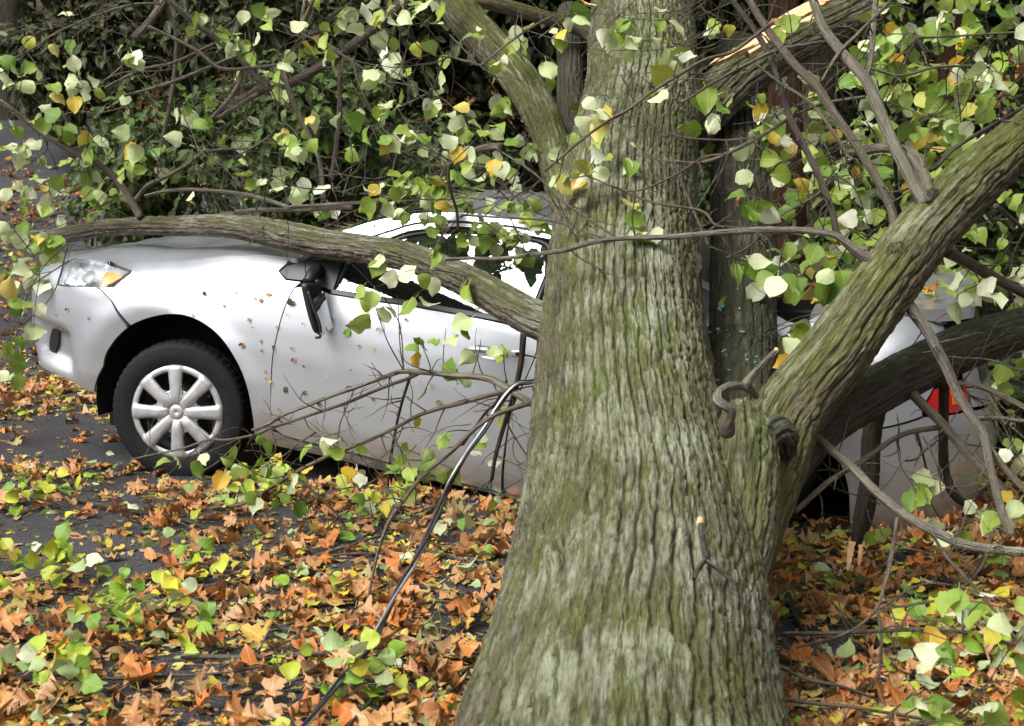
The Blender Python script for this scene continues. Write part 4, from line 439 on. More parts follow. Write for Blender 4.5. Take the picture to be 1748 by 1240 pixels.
CLUSTERS = [(-1.8189, 5.1498, 0.9322, 4, 0.047, 'car'), (-1.7893, 5.1769, 0.8541, 3, 0.039, 'car'), (-1.8995, 5.3063, 0.7616, 4, 0.048, 'car'), (-1.8517, 5.2366, 0.6607, 2, 0.033, 'car'), (-1.7345, 5.1519, 0.932, 2, 0.03, 'car'), (-1.8271, 6.8734, 1.97, 4, 0.069, 'left'), (-2.0719, 6.8901, 1.8758, 4, 0.056, 'left'), (-2.2512, 6.6805, 1.8761, 3, 0.067, 'left'), (-2.2654, 7.0473, 1.8015, 4, 0.071, 'left'), (-1.9588, 6.6367, 1.781, 4, 0.067, 'left'), (-2.22, 6.8047, 1.6808, 5, 0.083, 'left'), (-2.1632, 6.8796, 1.6283, 4, 0.07, 'left'), (-2.0068, 6.8151, 1.572, 5, 0.083, 'left'), (-2.3747, 6.9099, 1.5181, 6, 0.084, 'left'), (-2.3232, 7.0012, 1.4626, 6, 0.086, 'left'), (-2.4873, 7.1364, 1.4051, 5, 0.073, 'left'), (-1.8008, 6.7052, 1.4756, 4, 0.068, 'left'), (-2.049, 6.9346, 1.4064, 4, 0.057, 'left'), (-1.7171, 6.9747, 1.4681, 2, 0.023, 'left'), (-1.5206, 6.7185, 1.5297, 2, 0.022, 'left'), (-1.6845, 6.5289, 1.5406, 3, 0.04, 'left'), (-1.937, 7.2053, 1.8094, 2, 0.029, 'left'), (-1.5707, 6.7473, 1.7059, 3, 0.033, 'left'), (-1.4361, 6.7538, 1.6791, 3, 0.041, 'left'), (-2.4146, 7.0778, 1.2908, 6, 0.087, 'left'), (-2.2055, 6.8712, 1.2535, 6, 0.084, 'left'), (-2.0147, 6.8027, 1.2969, 4, 0.07, 'left'), (-2.4454, 6.9841, 1.1791, 5, 0.072, 'left'), (-2.169, 6.4878, 1.1188, 6, 0.067, 'left'), (-2.4018, 6.9128, 0.9836, 7, 0.071, 'left'), (-2.244, 6.6847, 0.9163, 6, 0.055, 'left'), (-2.1286, 6.5159, 1.0371, 5, 0.054, 'left'), (-2.4338, 6.8666, 0.8734, 5, 0.057, 'left'), (-1.9586, 7.1079, 1.3189, 3, 0.058, 'left'), (-2.3431, 6.6757, 1.623, 3, 0.054, 'left'), (-2.441, 6.9862, 1.854, 3, 0.057, 'left'), (-1.1876, 6.7048, 1.4079, 3, 0.033, 'left'), (-1.1535, 6.9917, 1.3778, 3, 0.043, 'left'), (-1.0658, 6.9749, 1.3497, 5, 0.071, 'left'), (-0.934, 6.6412, 1.3275, 4, 0.054, 'left'), (-0.9615, 7.0292, 1.2347, 3, 0.043, 'left'), (-1.3426, 7.0324, 2.0514, 4, 0.071, 'left'), (-1.3174, 7.0451, 2.0247, 3, 0.057, 'left'), (-1.1907, 7.1525, 2.146, 3, 0.072, 'left'), (-0.9256, 6.884, 2.0658, 5, 0.083, 'left'), (-0.8979, 7.0915, 2.0005, 4, 0.071, 'left'), (-1.0237, 7.1751, 2.0353, 4, 0.058, 'left'), (-1.0575, 6.6481, 1.9135, 3, 0.054, 'left'), (-1.1651, 7.1275, 1.8339, 3, 0.058, 'left'), (-1.0054, 6.789, 1.5579, 5, 0.055, 'left'), (-1.0694, 6.8493, 1.5863, 3, 0.056, 'left'), (-1.0621, 6.6223, 1.5286, 3, 0.04, 'left'), (-0.9497, 7.0074, 1.6877, 3, 0.043, 'left'), (-0.7493, 6.8047, 2.1389, 5, 0.068, 'left'), (-0.5985, 6.3533, 2.0183, 4, 0.064, 'top'), (-0.5106, 5.9367, 2.051, 4, 0.06, 'top'), (-0.4542, 6.1456, 2.0962, 3, 0.049, 'top'), (-0.5667, 5.9951, 1.8443, 3, 0.048, 'top'), (-0.5562, 6.1263, 1.7068, 3, 0.037, 'top'), (-0.4821, 5.8103, 1.554, 3, 0.035, 'top'), (-0.4104, 5.8037, 1.5888, 3, 0.035, 'top'), (-0.3883, 6.195, 1.5235, 3, 0.038, 'top'), (-0.2624, 6.2041, 1.561, 4, 0.05, 'top'), (-0.2075, 6.0693, 1.5342, 3, 0.037, 'top'), (-0.3446, 6.3473, 1.7287, 2, 0.026, 'top'), (-0.6009, 5.8234, 1.6009, 3, 0.047, 'top'), (-0.7903, 7.0836, 1.5198, 3, 0.058, 'left'), (-1.2266, 6.7266, 2.1573, 3, 0.054, 'left'), (-1.5273, 7.2547, 2.1987, 3, 0.058, 'left'), (-0.1094, 6.1813, 2.0394, 3, 0.037, 'top'), (-0.0471, 6.1483, 1.8908, 3, 0.05, 'top'), (0.0414, 6.4245, 2.0247, 3, 0.039, 'top'), (0.1672, 6.2752, 1.8875, 2, 0.025, 'top'), (0.2179, 6.2951, 2.0131, 4, 0.051, 'top'), (0.256, 5.4916, 2.0059, 3, 0.044, 'top'), (0.4334, 5.364, 1.9825, 4, 0.043, 'top'), (0.4367, 5.8294, 1.9485, 3, 0.035, 'top'), (0.341, 5.4288, 1.9249, 3, 0.022, 'top'), (0.5301, 5.8196, 1.9247, 2, 0.019, 'top'), (0.613, 5.7169, 1.9051, 3, 0.028, 'top'), (0.6457, 5.5938, 1.8511, 3, 0.023, 'top'), (-0.01, 6.189, 1.6847, 4, 0.045, 'top'), (-0.0789, 5.7175, 1.6211, 3, 0.028, 'top'), (0.04, 6.1493, 1.5353, 3, 0.038, 'top'), (-0.0579, 5.9217, 1.4845, 3, 0.029, 'top'), (0.2006, 6.0854, 1.5344, 3, 0.037, 'top'), (0.2363, 5.2377, 1.5753, 2, 0.017, 'top'), (0.2788, 5.254, 1.6911, 1, 0.009, 'top'), (0.3283, 5.1857, 1.6259, 3, 0.025, 'top'), (0.3502, 5.1927, 1.5846, 2, 0.021, 'top'), (0.2994, 5.0307, 1.459, 3, 0.031, 'top'), (0.2016, 5.1448, 1.4177, 3, 0.025, 'top'), (0.2875, 4.9956, 1.4186, 3, 0.024, 'top'), (0.4216, 5.1553, 1.5319, 1, 0.008, 'top'), (0.4234, 5.1703, 1.4801, 2, 0.013, 'top'), (0.3345, 4.7784, 1.3133, 1, 0.008, 'top'), (0.403, 4.7674, 1.2359, 3, 0.023, 'top'), (0.4519, 4.7674, 1.2359, 3, 0.02, 'top'), (0.5668, 5.506, 1.9858, 3, 0.033, 'top'), (0.5579, 4.9942, 1.709, 2, 0.016, 'top'), (-0.45, 5.9851, 1.3639, 10, 0.054, 'roof'), (-0.3674, 5.8421, 1.3896, 10, 0.052, 'roof'), (-0.3081, 6.0819, 1.3625, 9, 0.055, 'roof'), (-0.2273, 5.926, 1.4128, 3, 0.048, 'top'), (-0.5417, 5.9114, 1.317, 9, 0.048, 'roof'), (-0.3372, 6.1476, 1.2867, 9, 0.05, 'roof'), (-0.0823, 5.9103, 1.2689, 5, 0.029, 'roof'), (-0.1785, 5.892, 1.2815, 4, 0.019, 'roof'), (0.0145, 5.8916, 1.2815, 5, 0.029, 'roof'), (0.1121, 5.9414, 1.2074, 7, 0.037, 'roof'), (0.0615, 5.7713, 1.2497, 5, 0.028, 'roof'), (-0.1812, 5.9626, 1.1456, 5, 0.049, 'roof'), (-0.0604, 6.1353, 1.1619, 7, 0.038, 'roof'), (0.0392, 5.9665, 1.1209, 9, 0.037, 'roof'), (-0.0845, 6.0516, 1.141, 7, 0.037, 'roof'), (-0.4643, 6.1575, 1.2363, 5, 0.03, 'roof'), (-0.3605, 6.1065, 1.2131, 5, 0.03, 'roof'), (-0.5319, 6.0832, 1.3625, 7, 0.045, 'roof'), (-0.9025, 7.0203, 1.2492, 3, 0.043, 'left'), (-0.5161, 5.3607, 1.1103, 2, 0.022, 'car'), (-0.5454, 5.2068, 1.0343, 2, 0.026, 'car'), (-0.4211, 5.2607, 1.0082, 2, 0.026, 'car'), (-0.3321, 5.2321, 1.0539, 2, 0.026, 'car'), (-0.2878, 5.2224, 1.1298, 2, 0.017, 'car'), (-0.1831, 5.2862, 1.028, 2, 0.026, 'car'), (-0.504, 5.2076, 0.9264, 3, 0.026, 'car'), (-0.3802, 5.2856, 0.9405, 2, 0.022, 'car'), (-0.4231, 5.272, 0.909, 2, 0.017, 'car'), (-0.3283, 5.1335, 0.784, 3, 0.032, 'car'), (-0.2687, 5.2112, 0.7302, 2, 0.026, 'car'), (-0.1599, 5.218, 0.8711, 2, 0.026, 'car'), (-0.0965, 5.3106, 0.9601, 2, 0.026, 'car'), (-0.115, 5.1324, 0.8056, 2, 0.026, 'car'), (-0.0299, 5.1465, 0.7608, 2, 0.026, 'car'), (-0.1609, 5.2194, 0.6633, 2, 0.017, 'car'), (-0.2466, 5.214, 0.8172, 2, 0.022, 'car'), (-0.9491, 5.4573, 0.2912, 4, 0.046, 'low'), (-0.8369, 5.3253, 0.3078, 2, 0.034, 'low'), (-0.7621, 5.2862, 0.418, 2, 0.027, 'low'), (-0.7453, 5.5733, 0.35, 1, 0.023, 'low'), (-0.6313, 5.2905, 0.3153, 2, 0.033, 'low'), (-0.6047, 5.2618, 0.389, 1, 0.018, 'low'), (-0.5885, 5.3014, 0.2902, 2, 0.022, 'low'), (-0.9717, 5.3343, 0.3516, 3, 0.045, 'low'), (-1.0523, 5.2847, 0.3279, 3, 0.044, 'low'), (-1.2355, 5.4115, 0.3357, 1, 0.018, 'low'), (-1.3416, 5.5638, 0.2686, 2, 0.028, 'low'), (-1.2208, 5.2474, 0.3471, 1, 0.018, 'low'), (-1.1121, 5.3544, 0.2786, 2, 0.027, 'low'), (-0.9951, 5.4406, 0.1662, 2, 0.046, 'low'), (-0.9408, 5.522, 0.1231, 2, 0.035, 'low'), (-0.8545, 5.5686, 0.1239, 1, 0.019, 'low'), (-0.406, 5.248, 0.3019, 3, 0.044, 'low'), (-0.4406, 5.4119, 0.3356, 2, 0.027, 'low'), (-0.3352, 5.5403, 0.2617, 2, 0.035, 'low'), (-0.2498, 5.2311, 0.4399, 2, 0.033, 'low'), (-0.3055, 5.4351, 0.3541, 2, 0.027, 'low'), (-0.1415, 5.2786, 0.4307, 2, 0.033, 'low'), (-0.1016, 5.4991, 0.2941, 2, 0.035, 'low'), (-0.2431, 5.5592, 0.2339, 2, 0.035, 'low'), (-0.3952, 5.4267, 0.4368, 1, 0.009, 'low'), (-0.0306, 5.2261, 0.5297, 2, 0.033, 'low'), (-0.3597, 5.2061, 0.2327, 2, 0.026, 'low'), (-0.054, 5.342, 0.1894, 2, 0.027, 'low'), (-0.2316, 5.2629, 0.06, 1, 0.019, 'low'), (-0.1644, 5.2626, 0.14, 2, 0.027, 'low'), (-1.0181, 5.4717, 0.3817, 1, 0.023, 'low'), (0.7633, 5.4338, 1.6126, 3, 0.026, 'right'), (0.7811, 5.2621, 1.6495, 2, 0.017, 'right'), (0.8519, 5.8639, 1.9861, 4, 0.035, 'right'), (0.6538, 5.1131, 1.7254, 2, 0.017, 'top'), (0.5739, 5.1376, 1.7165, 2, 0.017, 'top'), (0.9949, 5.897, 1.6736, 4, 0.036, 'right'), (0.9596, 5.5462, 1.6049, 2, 0.018, 'right'), (0.9989, 5.8918, 1.4725, 3, 0.029, 'right'), (0.9868, 5.5697, 1.5832, 3, 0.027, 'right'), (0.9692, 5.1696, 1.9328, 3, 0.025, 'right'), (1.1597, 5.4918, 1.6802, 4, 0.045, 'right'), (1.2503, 6.011, 1.5213, 4, 0.037, 'right'), (1.2266, 5.6168, 1.4827, 4, 0.034, 'right'), (1.4117, 6.1204, 1.4733, 3, 0.03, 'right'), (0.8312, 4.8819, 1.3203, 3, 0.024, 'right'), (0.8387, 5.3131, 1.3413, 3, 0.026, 'right'), (1.1991, 5.8511, 1.3184, 2, 0.019, 'right'), (1.3776, 5.7832, 1.5767, 4, 0.047, 'right'), (1.4312, 5.6295, 1.6072, 4, 0.046, 'right'), (1.4878, 5.8059, 1.9351, 3, 0.028, 'right'), (1.4594, 6.0691, 1.8972, 5, 0.049, 'right'), (1.3533, 5.8097, 1.786, 5, 0.047, 'right'), (1.4724, 5.6458, 1.8436, 5, 0.046, 'right'), (1.5232, 5.6491, 1.7318, 5, 0.057, 'right'), (1.6057, 5.8143, 1.9701, 5, 0.047, 'right'), (1.5713, 5.3824, 1.9738, 5, 0.043, 'right'), (1.5365, 5.8297, 2.0516, 4, 0.047, 'right'), (1.6338, 5.729, 1.8268, 6, 0.058, 'right'), (1.792, 5.9333, 1.746, 6, 0.06, 'right'), (1.7419, 5.5572, 1.8155, 4, 0.045, 'right'), (1.6413, 4.9796, 1.7775, 5, 0.04, 'right'), (1.7873, 5.6167, 1.7302, 4, 0.045, 'right'), (1.7708, 6.0074, 1.6298, 6, 0.061, 'right'), (1.5963, 5.7248, 1.5754, 5, 0.058, 'right'), (1.7839, 5.7325, 1.5986, 5, 0.047, 'right'), (1.7722, 5.4016, 1.5141, 4, 0.033, 'right'), (1.8452, 5.3627, 1.546, 3, 0.026, 'right'), (1.6242, 5.8114, 1.4839, 4, 0.036, 'right'), (1.6015, 4.9998, 1.4691, 4, 0.031, 'right'), (1.5297, 5.984, 1.3882, 4, 0.049, 'right'), (1.4349, 5.9896, 1.3396, 4, 0.049, 'right'), (1.5856, 6.1191, 1.4857, 3, 0.03, 'right'), (1.2528, 5.0394, 1.234, 4, 0.041, 'right'), (1.2876, 5.0082, 1.1943, 3, 0.025, 'right'), (1.342, 6.0084, 1.3148, 3, 0.029, 'right'), (1.6001, 5.3974, 1.3942, 3, 0.026, 'right'), (1.8077, 5.3138, 1.9671, 4, 0.043, 'right'), (1.7247, 5.4539, 1.9593, 4, 0.044, 'right'), (1.9304, 5.7627, 1.6685, 3, 0.028, 'right'), (0.9904, 5.0982, 1.418, 3, 0.031, 'right'), (1.0252, 5.4964, 1.3263, 4, 0.045, 'right'), (1.2294, 5.7238, 1.3909, 4, 0.047, 'right'), (0.9425, 5.2451, 1.0529, 6, 0.032, 'mid'), (0.866, 4.6052, 1.0823, 4, 0.023, 'mid'), (0.8473, 5.3138, 0.9598, 2, 0.013, 'mid'), (1.0195, 4.9641, 0.9096, 3, 0.025, 'mid'), (1.0712, 4.9627, 0.8891, 2, 0.016, 'mid'), (0.8959, 5.1115, 1.1261, 3, 0.025, 'mid'), (0.7714, 4.8544, 1.1225, 3, 0.024, 'mid'), (1.0583, 5.3567, 0.7775, 4, 0.033, 'mid'), (0.959, 4.7459, 0.7945, 4, 0.03, 'mid'), (1.0395, 5.082, 1.0443, 3, 0.031, 'mid'), (1.0684, 4.7452, 1.0711, 4, 0.039, 'mid'), (1.1167, 5.1599, 1.1231, 4, 0.042, 'mid'), (1.2211, 5.9941, 1.144, 3, 0.049, 'right'), (1.7463, 5.3875, 1.0199, 4, 0.033, 'mid'), (1.5867, 4.707, 1.0158, 2, 0.016, 'mid'), (1.6287, 5.1468, 0.9752, 4, 0.043, 'mid'), (1.037, 5.3431, 0.6446, 4, 0.031, 'mid'), (1.0348, 3.177, 0.493, 2, 0.014, 'near'), (1.0966, 3.2561, 0.4405, 2, 0.014, 'near'), (1.0421, 3.3615, 0.3336, 2, 0.017, 'near'), (1.0307, 3.359, 0.2449, 4, 0.029, 'near'), (1.0247, 3.2545, 0.3258, 3, 0.022, 'near'), (1.0048, 3.3067, 0.16, 4, 0.028, 'near'), (0.9797, 3.3203, 0.1696, 3, 0.02, 'near'), (1.0128, 3.1896, 0.1481, 3, 0.022, 'near'), (1.2059, 3.342, 0.3697, 3, 0.023, 'near'), (1.2237, 3.3052, 0.323, 3, 0.023, 'near'), (1.1692, 3.3332, 0.1796, 3, 0.029, 'near'), (1.5072, 4.5445, 0.3384, 2, 0.015, 'mid'), (1.2907, 4.467, 0.4152, 5, 0.028, 'mid'), (1.3426, 4.5175, 0.4229, 3, 0.023, 'mid'), (1.2533, 4.7337, 0.21, 2, 0.016, 'mid'), (1.3807, 4.3759, 0.3038, 4, 0.037, 'mid'), (1.5037, 4.362, 0.3453, 4, 0.037, 'mid'), (1.5715, 4.3033, 0.416, 4, 0.036, 'mid'), (1.6418, 4.6827, 0.1009, 4, 0.04, 'mid'), (1.9128, 5.4286, 0.6317, 4, 0.045, 'mid'), (1.5929, 4.4364, 0.5555, 3, 0.037, 'mid')]
PALEP = {'left': 0.6, 'top': 0.66, 'roof': 0.25, 'car': 0.5, 'low': 0.25, 'right': 0.27, 'mid': 0.42, 'near': 0.35}
LUMPS = [([1.3608, 4.6879, 1.3159], (0.05, 0.05, 0.045), 'bark_dark', (0, 0, 1)), ([0.5593, 4.9166, 1.0777], (0.1, 0.06, 0.2), 'bark', (0.05, 0.8, 0.4)), ([1.2158, 4.5021, 1.1462], (0.04, 0.04, 0.05), 'bark_limb', (0, 0, 1))]
BURL = [[0.5457, 3.4873, 0.2609, 0.0447], [0.5822, 3.603, 0.3646, 0.0735], [0.6167, 3.7198, 0.4756, 0.0881], [0.6475, 3.867, 0.5874, 0.0911], [0.6622, 3.9814, 0.6812, 0.0751], [0.6652, 4.0598, 0.7351, 0.0407]]
COLLAR = [[0.6921, 3.9449, 0.6377, 0.0166], [0.7171, 3.9697, 0.6699, 0.0349], [0.7528, 4.0114, 0.6788, 0.0437], [0.7835, 4.0277, 0.6516, 0.0371], [0.7975, 4.0406, 0.6007, 0.017]]
CURL = [[[0.576, 3.719, 0.754, 0.0117], [0.5761, 3.6849, 0.798, 0.01], [0.5408, 3.6789, 0.8271, 0.0115], [0.5558, 3.7324, 0.848, 0.0093], [0.5947, 3.7732, 0.851, 0.011], [0.6343, 3.8024, 0.8432, 0.0119], [0.6714, 3.848, 0.8083, 0.0064]], [[0.6231, 3.7923, 0.8432, 0.0103], [0.65, 3.7972, 0.8776, 0.0087], [0.6785, 3.8017, 0.9089, 0.0079], [0.7133, 3.8066, 0.9434, 0.0071]]]
ROT = [[0.5789, 3.7667, 0.7339]]
SPLINTERS = [([[1.1572, 6.4437, 2.0137, 0.0013], [0.9936, 6.3806, 1.9251, 0.0013], [0.8666, 6.4225, 1.8647, 0.0013]], 0.075), ([[1.0322, 6.3792, 1.915, 0.0013], [1.1738, 6.3908, 1.9965, 0.0013], [1.3757, 6.507, 2.1036, 0.0013]], 0.07), ([[1.1926, 6.4985, 2.0441, 0.0013], [1.3601, 6.5635, 2.1453, 0.0013], [1.5036, 6.6215, 2.1981, 0.0013]], 0.1), ([[1.354, 6.4016, 2.073, 0.0013], [1.2124, 6.3944, 2.022, 0.0013], [1.0623, 6.3306, 1.9289, 0.0013]], 0.03), ([[1.2012, 4.8811, 0.1184, 0.001], [1.1862, 4.8529, 0.0625, 0.001], [1.1753, 4.8248, 0.0071, 0.001]], 0.013), ([[1.2372, 4.8991, 0.1028, 0.001], [1.2191, 4.85, 0.0421, 0.001]], 0.009), ([[0.32, 7.1861, 2.2619, 0.0014], [0.3633, 7.1796, 2.2162, 0.0014], [0.4209, 7.178, 2.2048, 0.0014]], 0.03)]
ZONES = [(1300, 0.75, 2.7, 5.9, 8.2, 0.85, 2.6, 0.22), (90, -2.9, -0.3, 7.4, 8.8, 1.15, 2.5, 0.6), (260, 1.9, 2.9, 5.6, 7.6, 0.1, 1.0, 0.35), (160, -0.7, 0.4, 6.6, 7.8, 1.35, 2.4, 0.5)]
TWIGZ = [(75, -2.7, -0.4, 6.7, 7.9, 1.3, 2.5, 0.8), (40, 0.7, 2.4, 5.2, 7.4, 1.1, 2.5, 0.8), (14, -0.3, 0.9, 5.2, 6.6, 1.2, 2.4, 0.6), (26, -1.1, 0.1, 5.9, 6.9, 1.2, 1.42, 0.5), (9, -0.85, 0.05, 5.1, 5.7, 0.1, 0.5, 0.35), (16, 1.0, 1.9, 4.4, 5.0, 0.3, 0.9, 0.5)]
YTWIG = [[[0.4495, 3.3122, 0.5925, 0.0063], [0.4498, 3.2573, 0.5614, 0.0062], [0.4485, 3.2029, 0.5343, 0.0061]], [[0.4485, 3.2029, 0.5343, 0.0054], [0.4296, 3.1803, 0.5171, 0.0054], [0.4162, 3.1579, 0.5015, 0.0047]], [[0.4485, 3.2025, 0.5316, 0.0054], [0.4742, 3.1803, 0.5171, 0.0047], [0.5156, 3.156, 0.4882, 0.004]]]
SHARDS = [[0.7668, 5.2054, 0.9071], [0.7422, 5.071, 0.8493], [0.7284, 4.897, 0.7983], [0.7204, 5.139, 0.8306], [0.7227, 4.679, 0.7565], [0.7394, 5.0654, 0.8458], [0.7761, 5.2276, 0.9206], [0.8122, 4.9703, 0.8517], [0.8926, 5.1722, 0.9223], [0.8793, 5.011, 0.8539], [0.8212, 4.7476, 0.7776], [0.8838, 4.9945, 0.8442], [0.8069, 4.9221, 0.8325], [0.7343, 5.044, 0.8373], [0.8379, 4.6984, 0.7508], [0.7021, 5.0711, 0.7791], [0.7929, 5.2505, 0.9401], [0.6983, 4.8569, 0.7645], [0.8944, 4.9935, 0.8372], [0.7669, 4.9791, 0.8424], [0.8334, 4.7947, 0.7888], [0.747, 5.3463, 0.9036], [0.8736, 4.9898, 0.8467], [0.7909, 4.7537, 0.7846], [0.7914, 4.7853, 0.7942], [0.8268, 5.1464, 0.9182], [0.6816, 4.665, 0.7292], [0.6996, 5.0697, 0.7699], [0.9061, 5.1712, 0.915], [0.7274, 5.2227, 0.8512], [0.762, 5.026, 0.8529], [0.7261, 4.6376, 0.7495], [0.6784, 4.7413, 0.7332], [0.6722, 4.8058, 0.7254], [0.7348, 4.8302, 0.7903]]
SCARS = [([0.223, 2.871, 0.3879], 0.145, 0.115, 'callus'), ([0.4884, 4.7262, 1.1311], 0.055, 0.11, 'scar'), ([0.1257, 3.368, 0.5018], 0.035, 0.045, 'knot'), ([0.3906, 3.3399, 0.5315], 0.03, 0.04, 'knot')]
SPRIGS = [(-1.562, 4.744, 16, 0.22, 'leafy sprig of green leaves on the asphalt at the left edge'), (-1.128, 4.225, 18, 0.24, 'leafy sprig of green and pale leaves above the mossy fallen branch'), (-1.222, 3.717, 10, 0.16, 'small leafy sprig in the lower left corner'), (-1.121, 4.849, 8, 0.14, 'small leafy sprig on the litter in line with the front wheel'), (-0.418, 3.674, 9, 0.14, 'leafy sprig at the foot of the hanging cable'), (-0.459, 6.259, 12, 0.16, 'leafy sprig under the car door on the sill side'), (-1.995, 5.805, 9, 0.16, 'flat leafy sprig beside the long dark stick'), (-1.111, 5.928, 12, 0.2, 'leafy sprig on the ground behind the front wheel'), (1.311, 3.992, 12, 0.2, 'leafy sprig on the litter at the right edge'), (-0.544, 5.49, 8, 0.14, 'little leafy sprig on the litter under the door')]
FLECKS = [(-0.283, 0.877), (0.204, 0.839), (0.321, 0.867), (0.336, 0.818), (0.464, 0.825), (0.443, 0.822), (0.491, 0.843), (-0.467, 0.601), (-0.526, 0.555), (-0.388, 0.578), (-0.606, 0.355), (0.151, 0.689), (0.404, 0.616), (0.477, 0.627), (0.532, 0.622), (0.542, 0.605), (0.568, 0.716), (0.606, 0.769), (0.616, 0.804), (0.403, 0.72), (0.477, 0.59), (0.504, 0.514), (0.5, 0.468), (0.699, 0.46), (0.59, 0.428), (0.549, 0.339), (0.582, 0.316), (0.511, 0.463), (0.692, 0.749), (0.766, 0.72), (0.892, 0.725), (0.949, 0.705), (1.032, 0.711), (0.818, 0.795), (0.921, 0.598), (0.807, 0.55), (0.917, 0.775), (0.652, 0.598), (0.699, 0.562), (1.207, 0.778), (1.241, 0.602), (1.279, 0.604), (1.346, 0.541), (1.036, 0.481), (1.141, 0.461), (1.386, 0.688), (0.745, 0.406), (1.159, 0.856), (1.055, 0.8), (0.544, 0.264), (0.637, 0.646), (0.431, 0.686), (0.292, 0.764), (0.17, 0.782)]
BARE = [(-2.384, 7.347, 0.55, 0.9, 0.97), (-1.891, 5.49, 0.55, 0.4, 0.95), (-1.376, 5.033, 0.34, 0.28, 0.8), (-1.756, 4.958, 0.3, 0.25, 0.85), (-0.87, 3.717, 0.2, 0.25, 0.6), (-0.441, 4.849, 0.16, 0.16, 0.55), (-1.445, 3.992, 0.16, 0.2, 0.6), (-0.23, 4.744, 0.1, 0.12, 0.4), (1.167, 4.849, 0.14, 0.12, 0.5), (0.922, 4.092, 0.12, 0.12, 0.5), (-1.562, 6.354, 0.32, 0.16, 0.9), (-1.842, 6.034, 0.3, 0.2, 0.7)]
TAPE = [1.717, 5.5263, 1.9552]
SHRUBS = [
 ('evergreen_shrub', (-2.2, 10.6, .55), (1.0, .9, .75), 2600, 'leaf_ivy', 'oval', (.07, .13), 'dark leafy shrub behind the bonnet at the end of the mossy limb', 'shrubs behind the car', 60, 11),
 ('evergreen_shrub', (-1.0, 10.0, .35), (.9, .8, .85), 3000, 'leaf_ivy', 'oval', (.07, .13), 'dark glossy shrub behind the windscreen', 'shrubs behind the car', 80, 12),
 ('evergreen_shrub', (-.35, 10.4, .35), (.6, .6, .42), 1800, 'leaf_ivy', 'oval', (.07, .13), 'dark shrub just left of the leaning trunk', 'shrubs behind the car', 60, 13),
 ('evergreen_shrub', (1.6, 10.3, .5), (.9, .9, .9), 2600, 'leaf_ivy', 'oval', (.07, .13), 'dark green shrub behind the second stem', 'shrubs behind the car', 60, 14),
 ('evergreen_shrub', (2.9, 9.2, .1), (.9, .9, .75), 2600, 'leaf_ivy', 'oval', (.07, .12), 'green shrub beyond the thick limb at the right edge', 'shrubs behind the car', 80, 15),
 ('evergreen_shrub', (3.9, 10.6, .5), (1.2, .9, 1.1), 2400, 'leaf_ivy', 'oval', (.07, .13), 'dark shrub in the upper right corner', 'shrubs behind the car', 40, 16),
 ('ground_ivy', (2.35, 7.3, 0), (.75, .9, .22), 1300, 'leaf_ivy', 'linden', (.06, .10), 'low ivy growing on the ground to the right of the car tail', None, 60, 17, 'ivy', 3),
 ('tall_evergreen', (-1.3, 12.4, 1.0), (1.6, 1.0, 1.5), 4200, 'leaf_evergreen', 'oval', (.10, .18), 'tall dark evergreen bush behind the bare hanging branches', 'tall evergreens', 60, 21),
 ('tall_evergreen', (1.0, 12.6, 1.1), (1.6, 1.0, 1.5), 4200, 'leaf_evergreen', 'oval', (.10, .18), 'tall dark evergreen bush hidden behind the leaning trunk', 'tall evergreens', 30, 22),
 ('tall_evergreen', (3.6, 12.6, 1.1), (1.8, 1.0, 1.6), 4200, 'leaf_evergreen', 'oval', (.10, .18), 'tall dark evergreen bush behind the broken limb', 'tall evergreens', 30, 23),
 ('tall_evergreen', (-3.5, 13.4, 1.3), (1.15, .9, 1.3), 3600, 'leaf_evergreen', 'oval', (.10, .17), 'dark evergreen bush left of the hanging bare branches', 'tall evergreens', 50, 26),
 ('tall_evergreen', (-2.6, 15.2, 2.0), (1.6, 1.0, 1.5), 3600, 'leaf_evergreen', 'oval', (.10, .18), 'dark evergreen bush beside the pale road at the upper left', 'tall evergreens', 40, 24),
 ('tall_evergreen', (-5.9, 16.0, 2.2), (1.6, 1.0, 1.5), 3600, 'leaf_evergreen', 'oval', (.10, .18), 'dark evergreen bush in the upper left corner', 'tall evergreens', 40, 25),
]
CONIFERS = [(-7.6, 19.5, 9, 2.2, 1500, 'dark conifer far left at the edge of the wood'), (-4.9, 18.6, 10, 2.2, 1700, 'dark conifer above the leaf bank at the upper left'), (-2.6, 18.2, 10, 2.3, 1700, 'dark conifer behind the bare branches'), (-.4, 17.6, 11, 2.3, 1700, 'dark conifer in the hollow left of the trunk'),
 (1.9, 17.8, 10, 2.3, 1500, 'dark conifer right behind the leaning trunk'), (4.2, 18.2, 10, 2.3, 1500, 'dark conifer behind the broken limb'), (6.6, 18.6, 10, 2.3, 1500, 'dark conifer at the upper right'), (9.2, 19.6, 10, 2.4, 1300, 'dark conifer beyond the right edge of the wood'), (-10.5, 20.5, 9, 2.4, 1200, 'dark conifer beyond the left edge of the wood')]
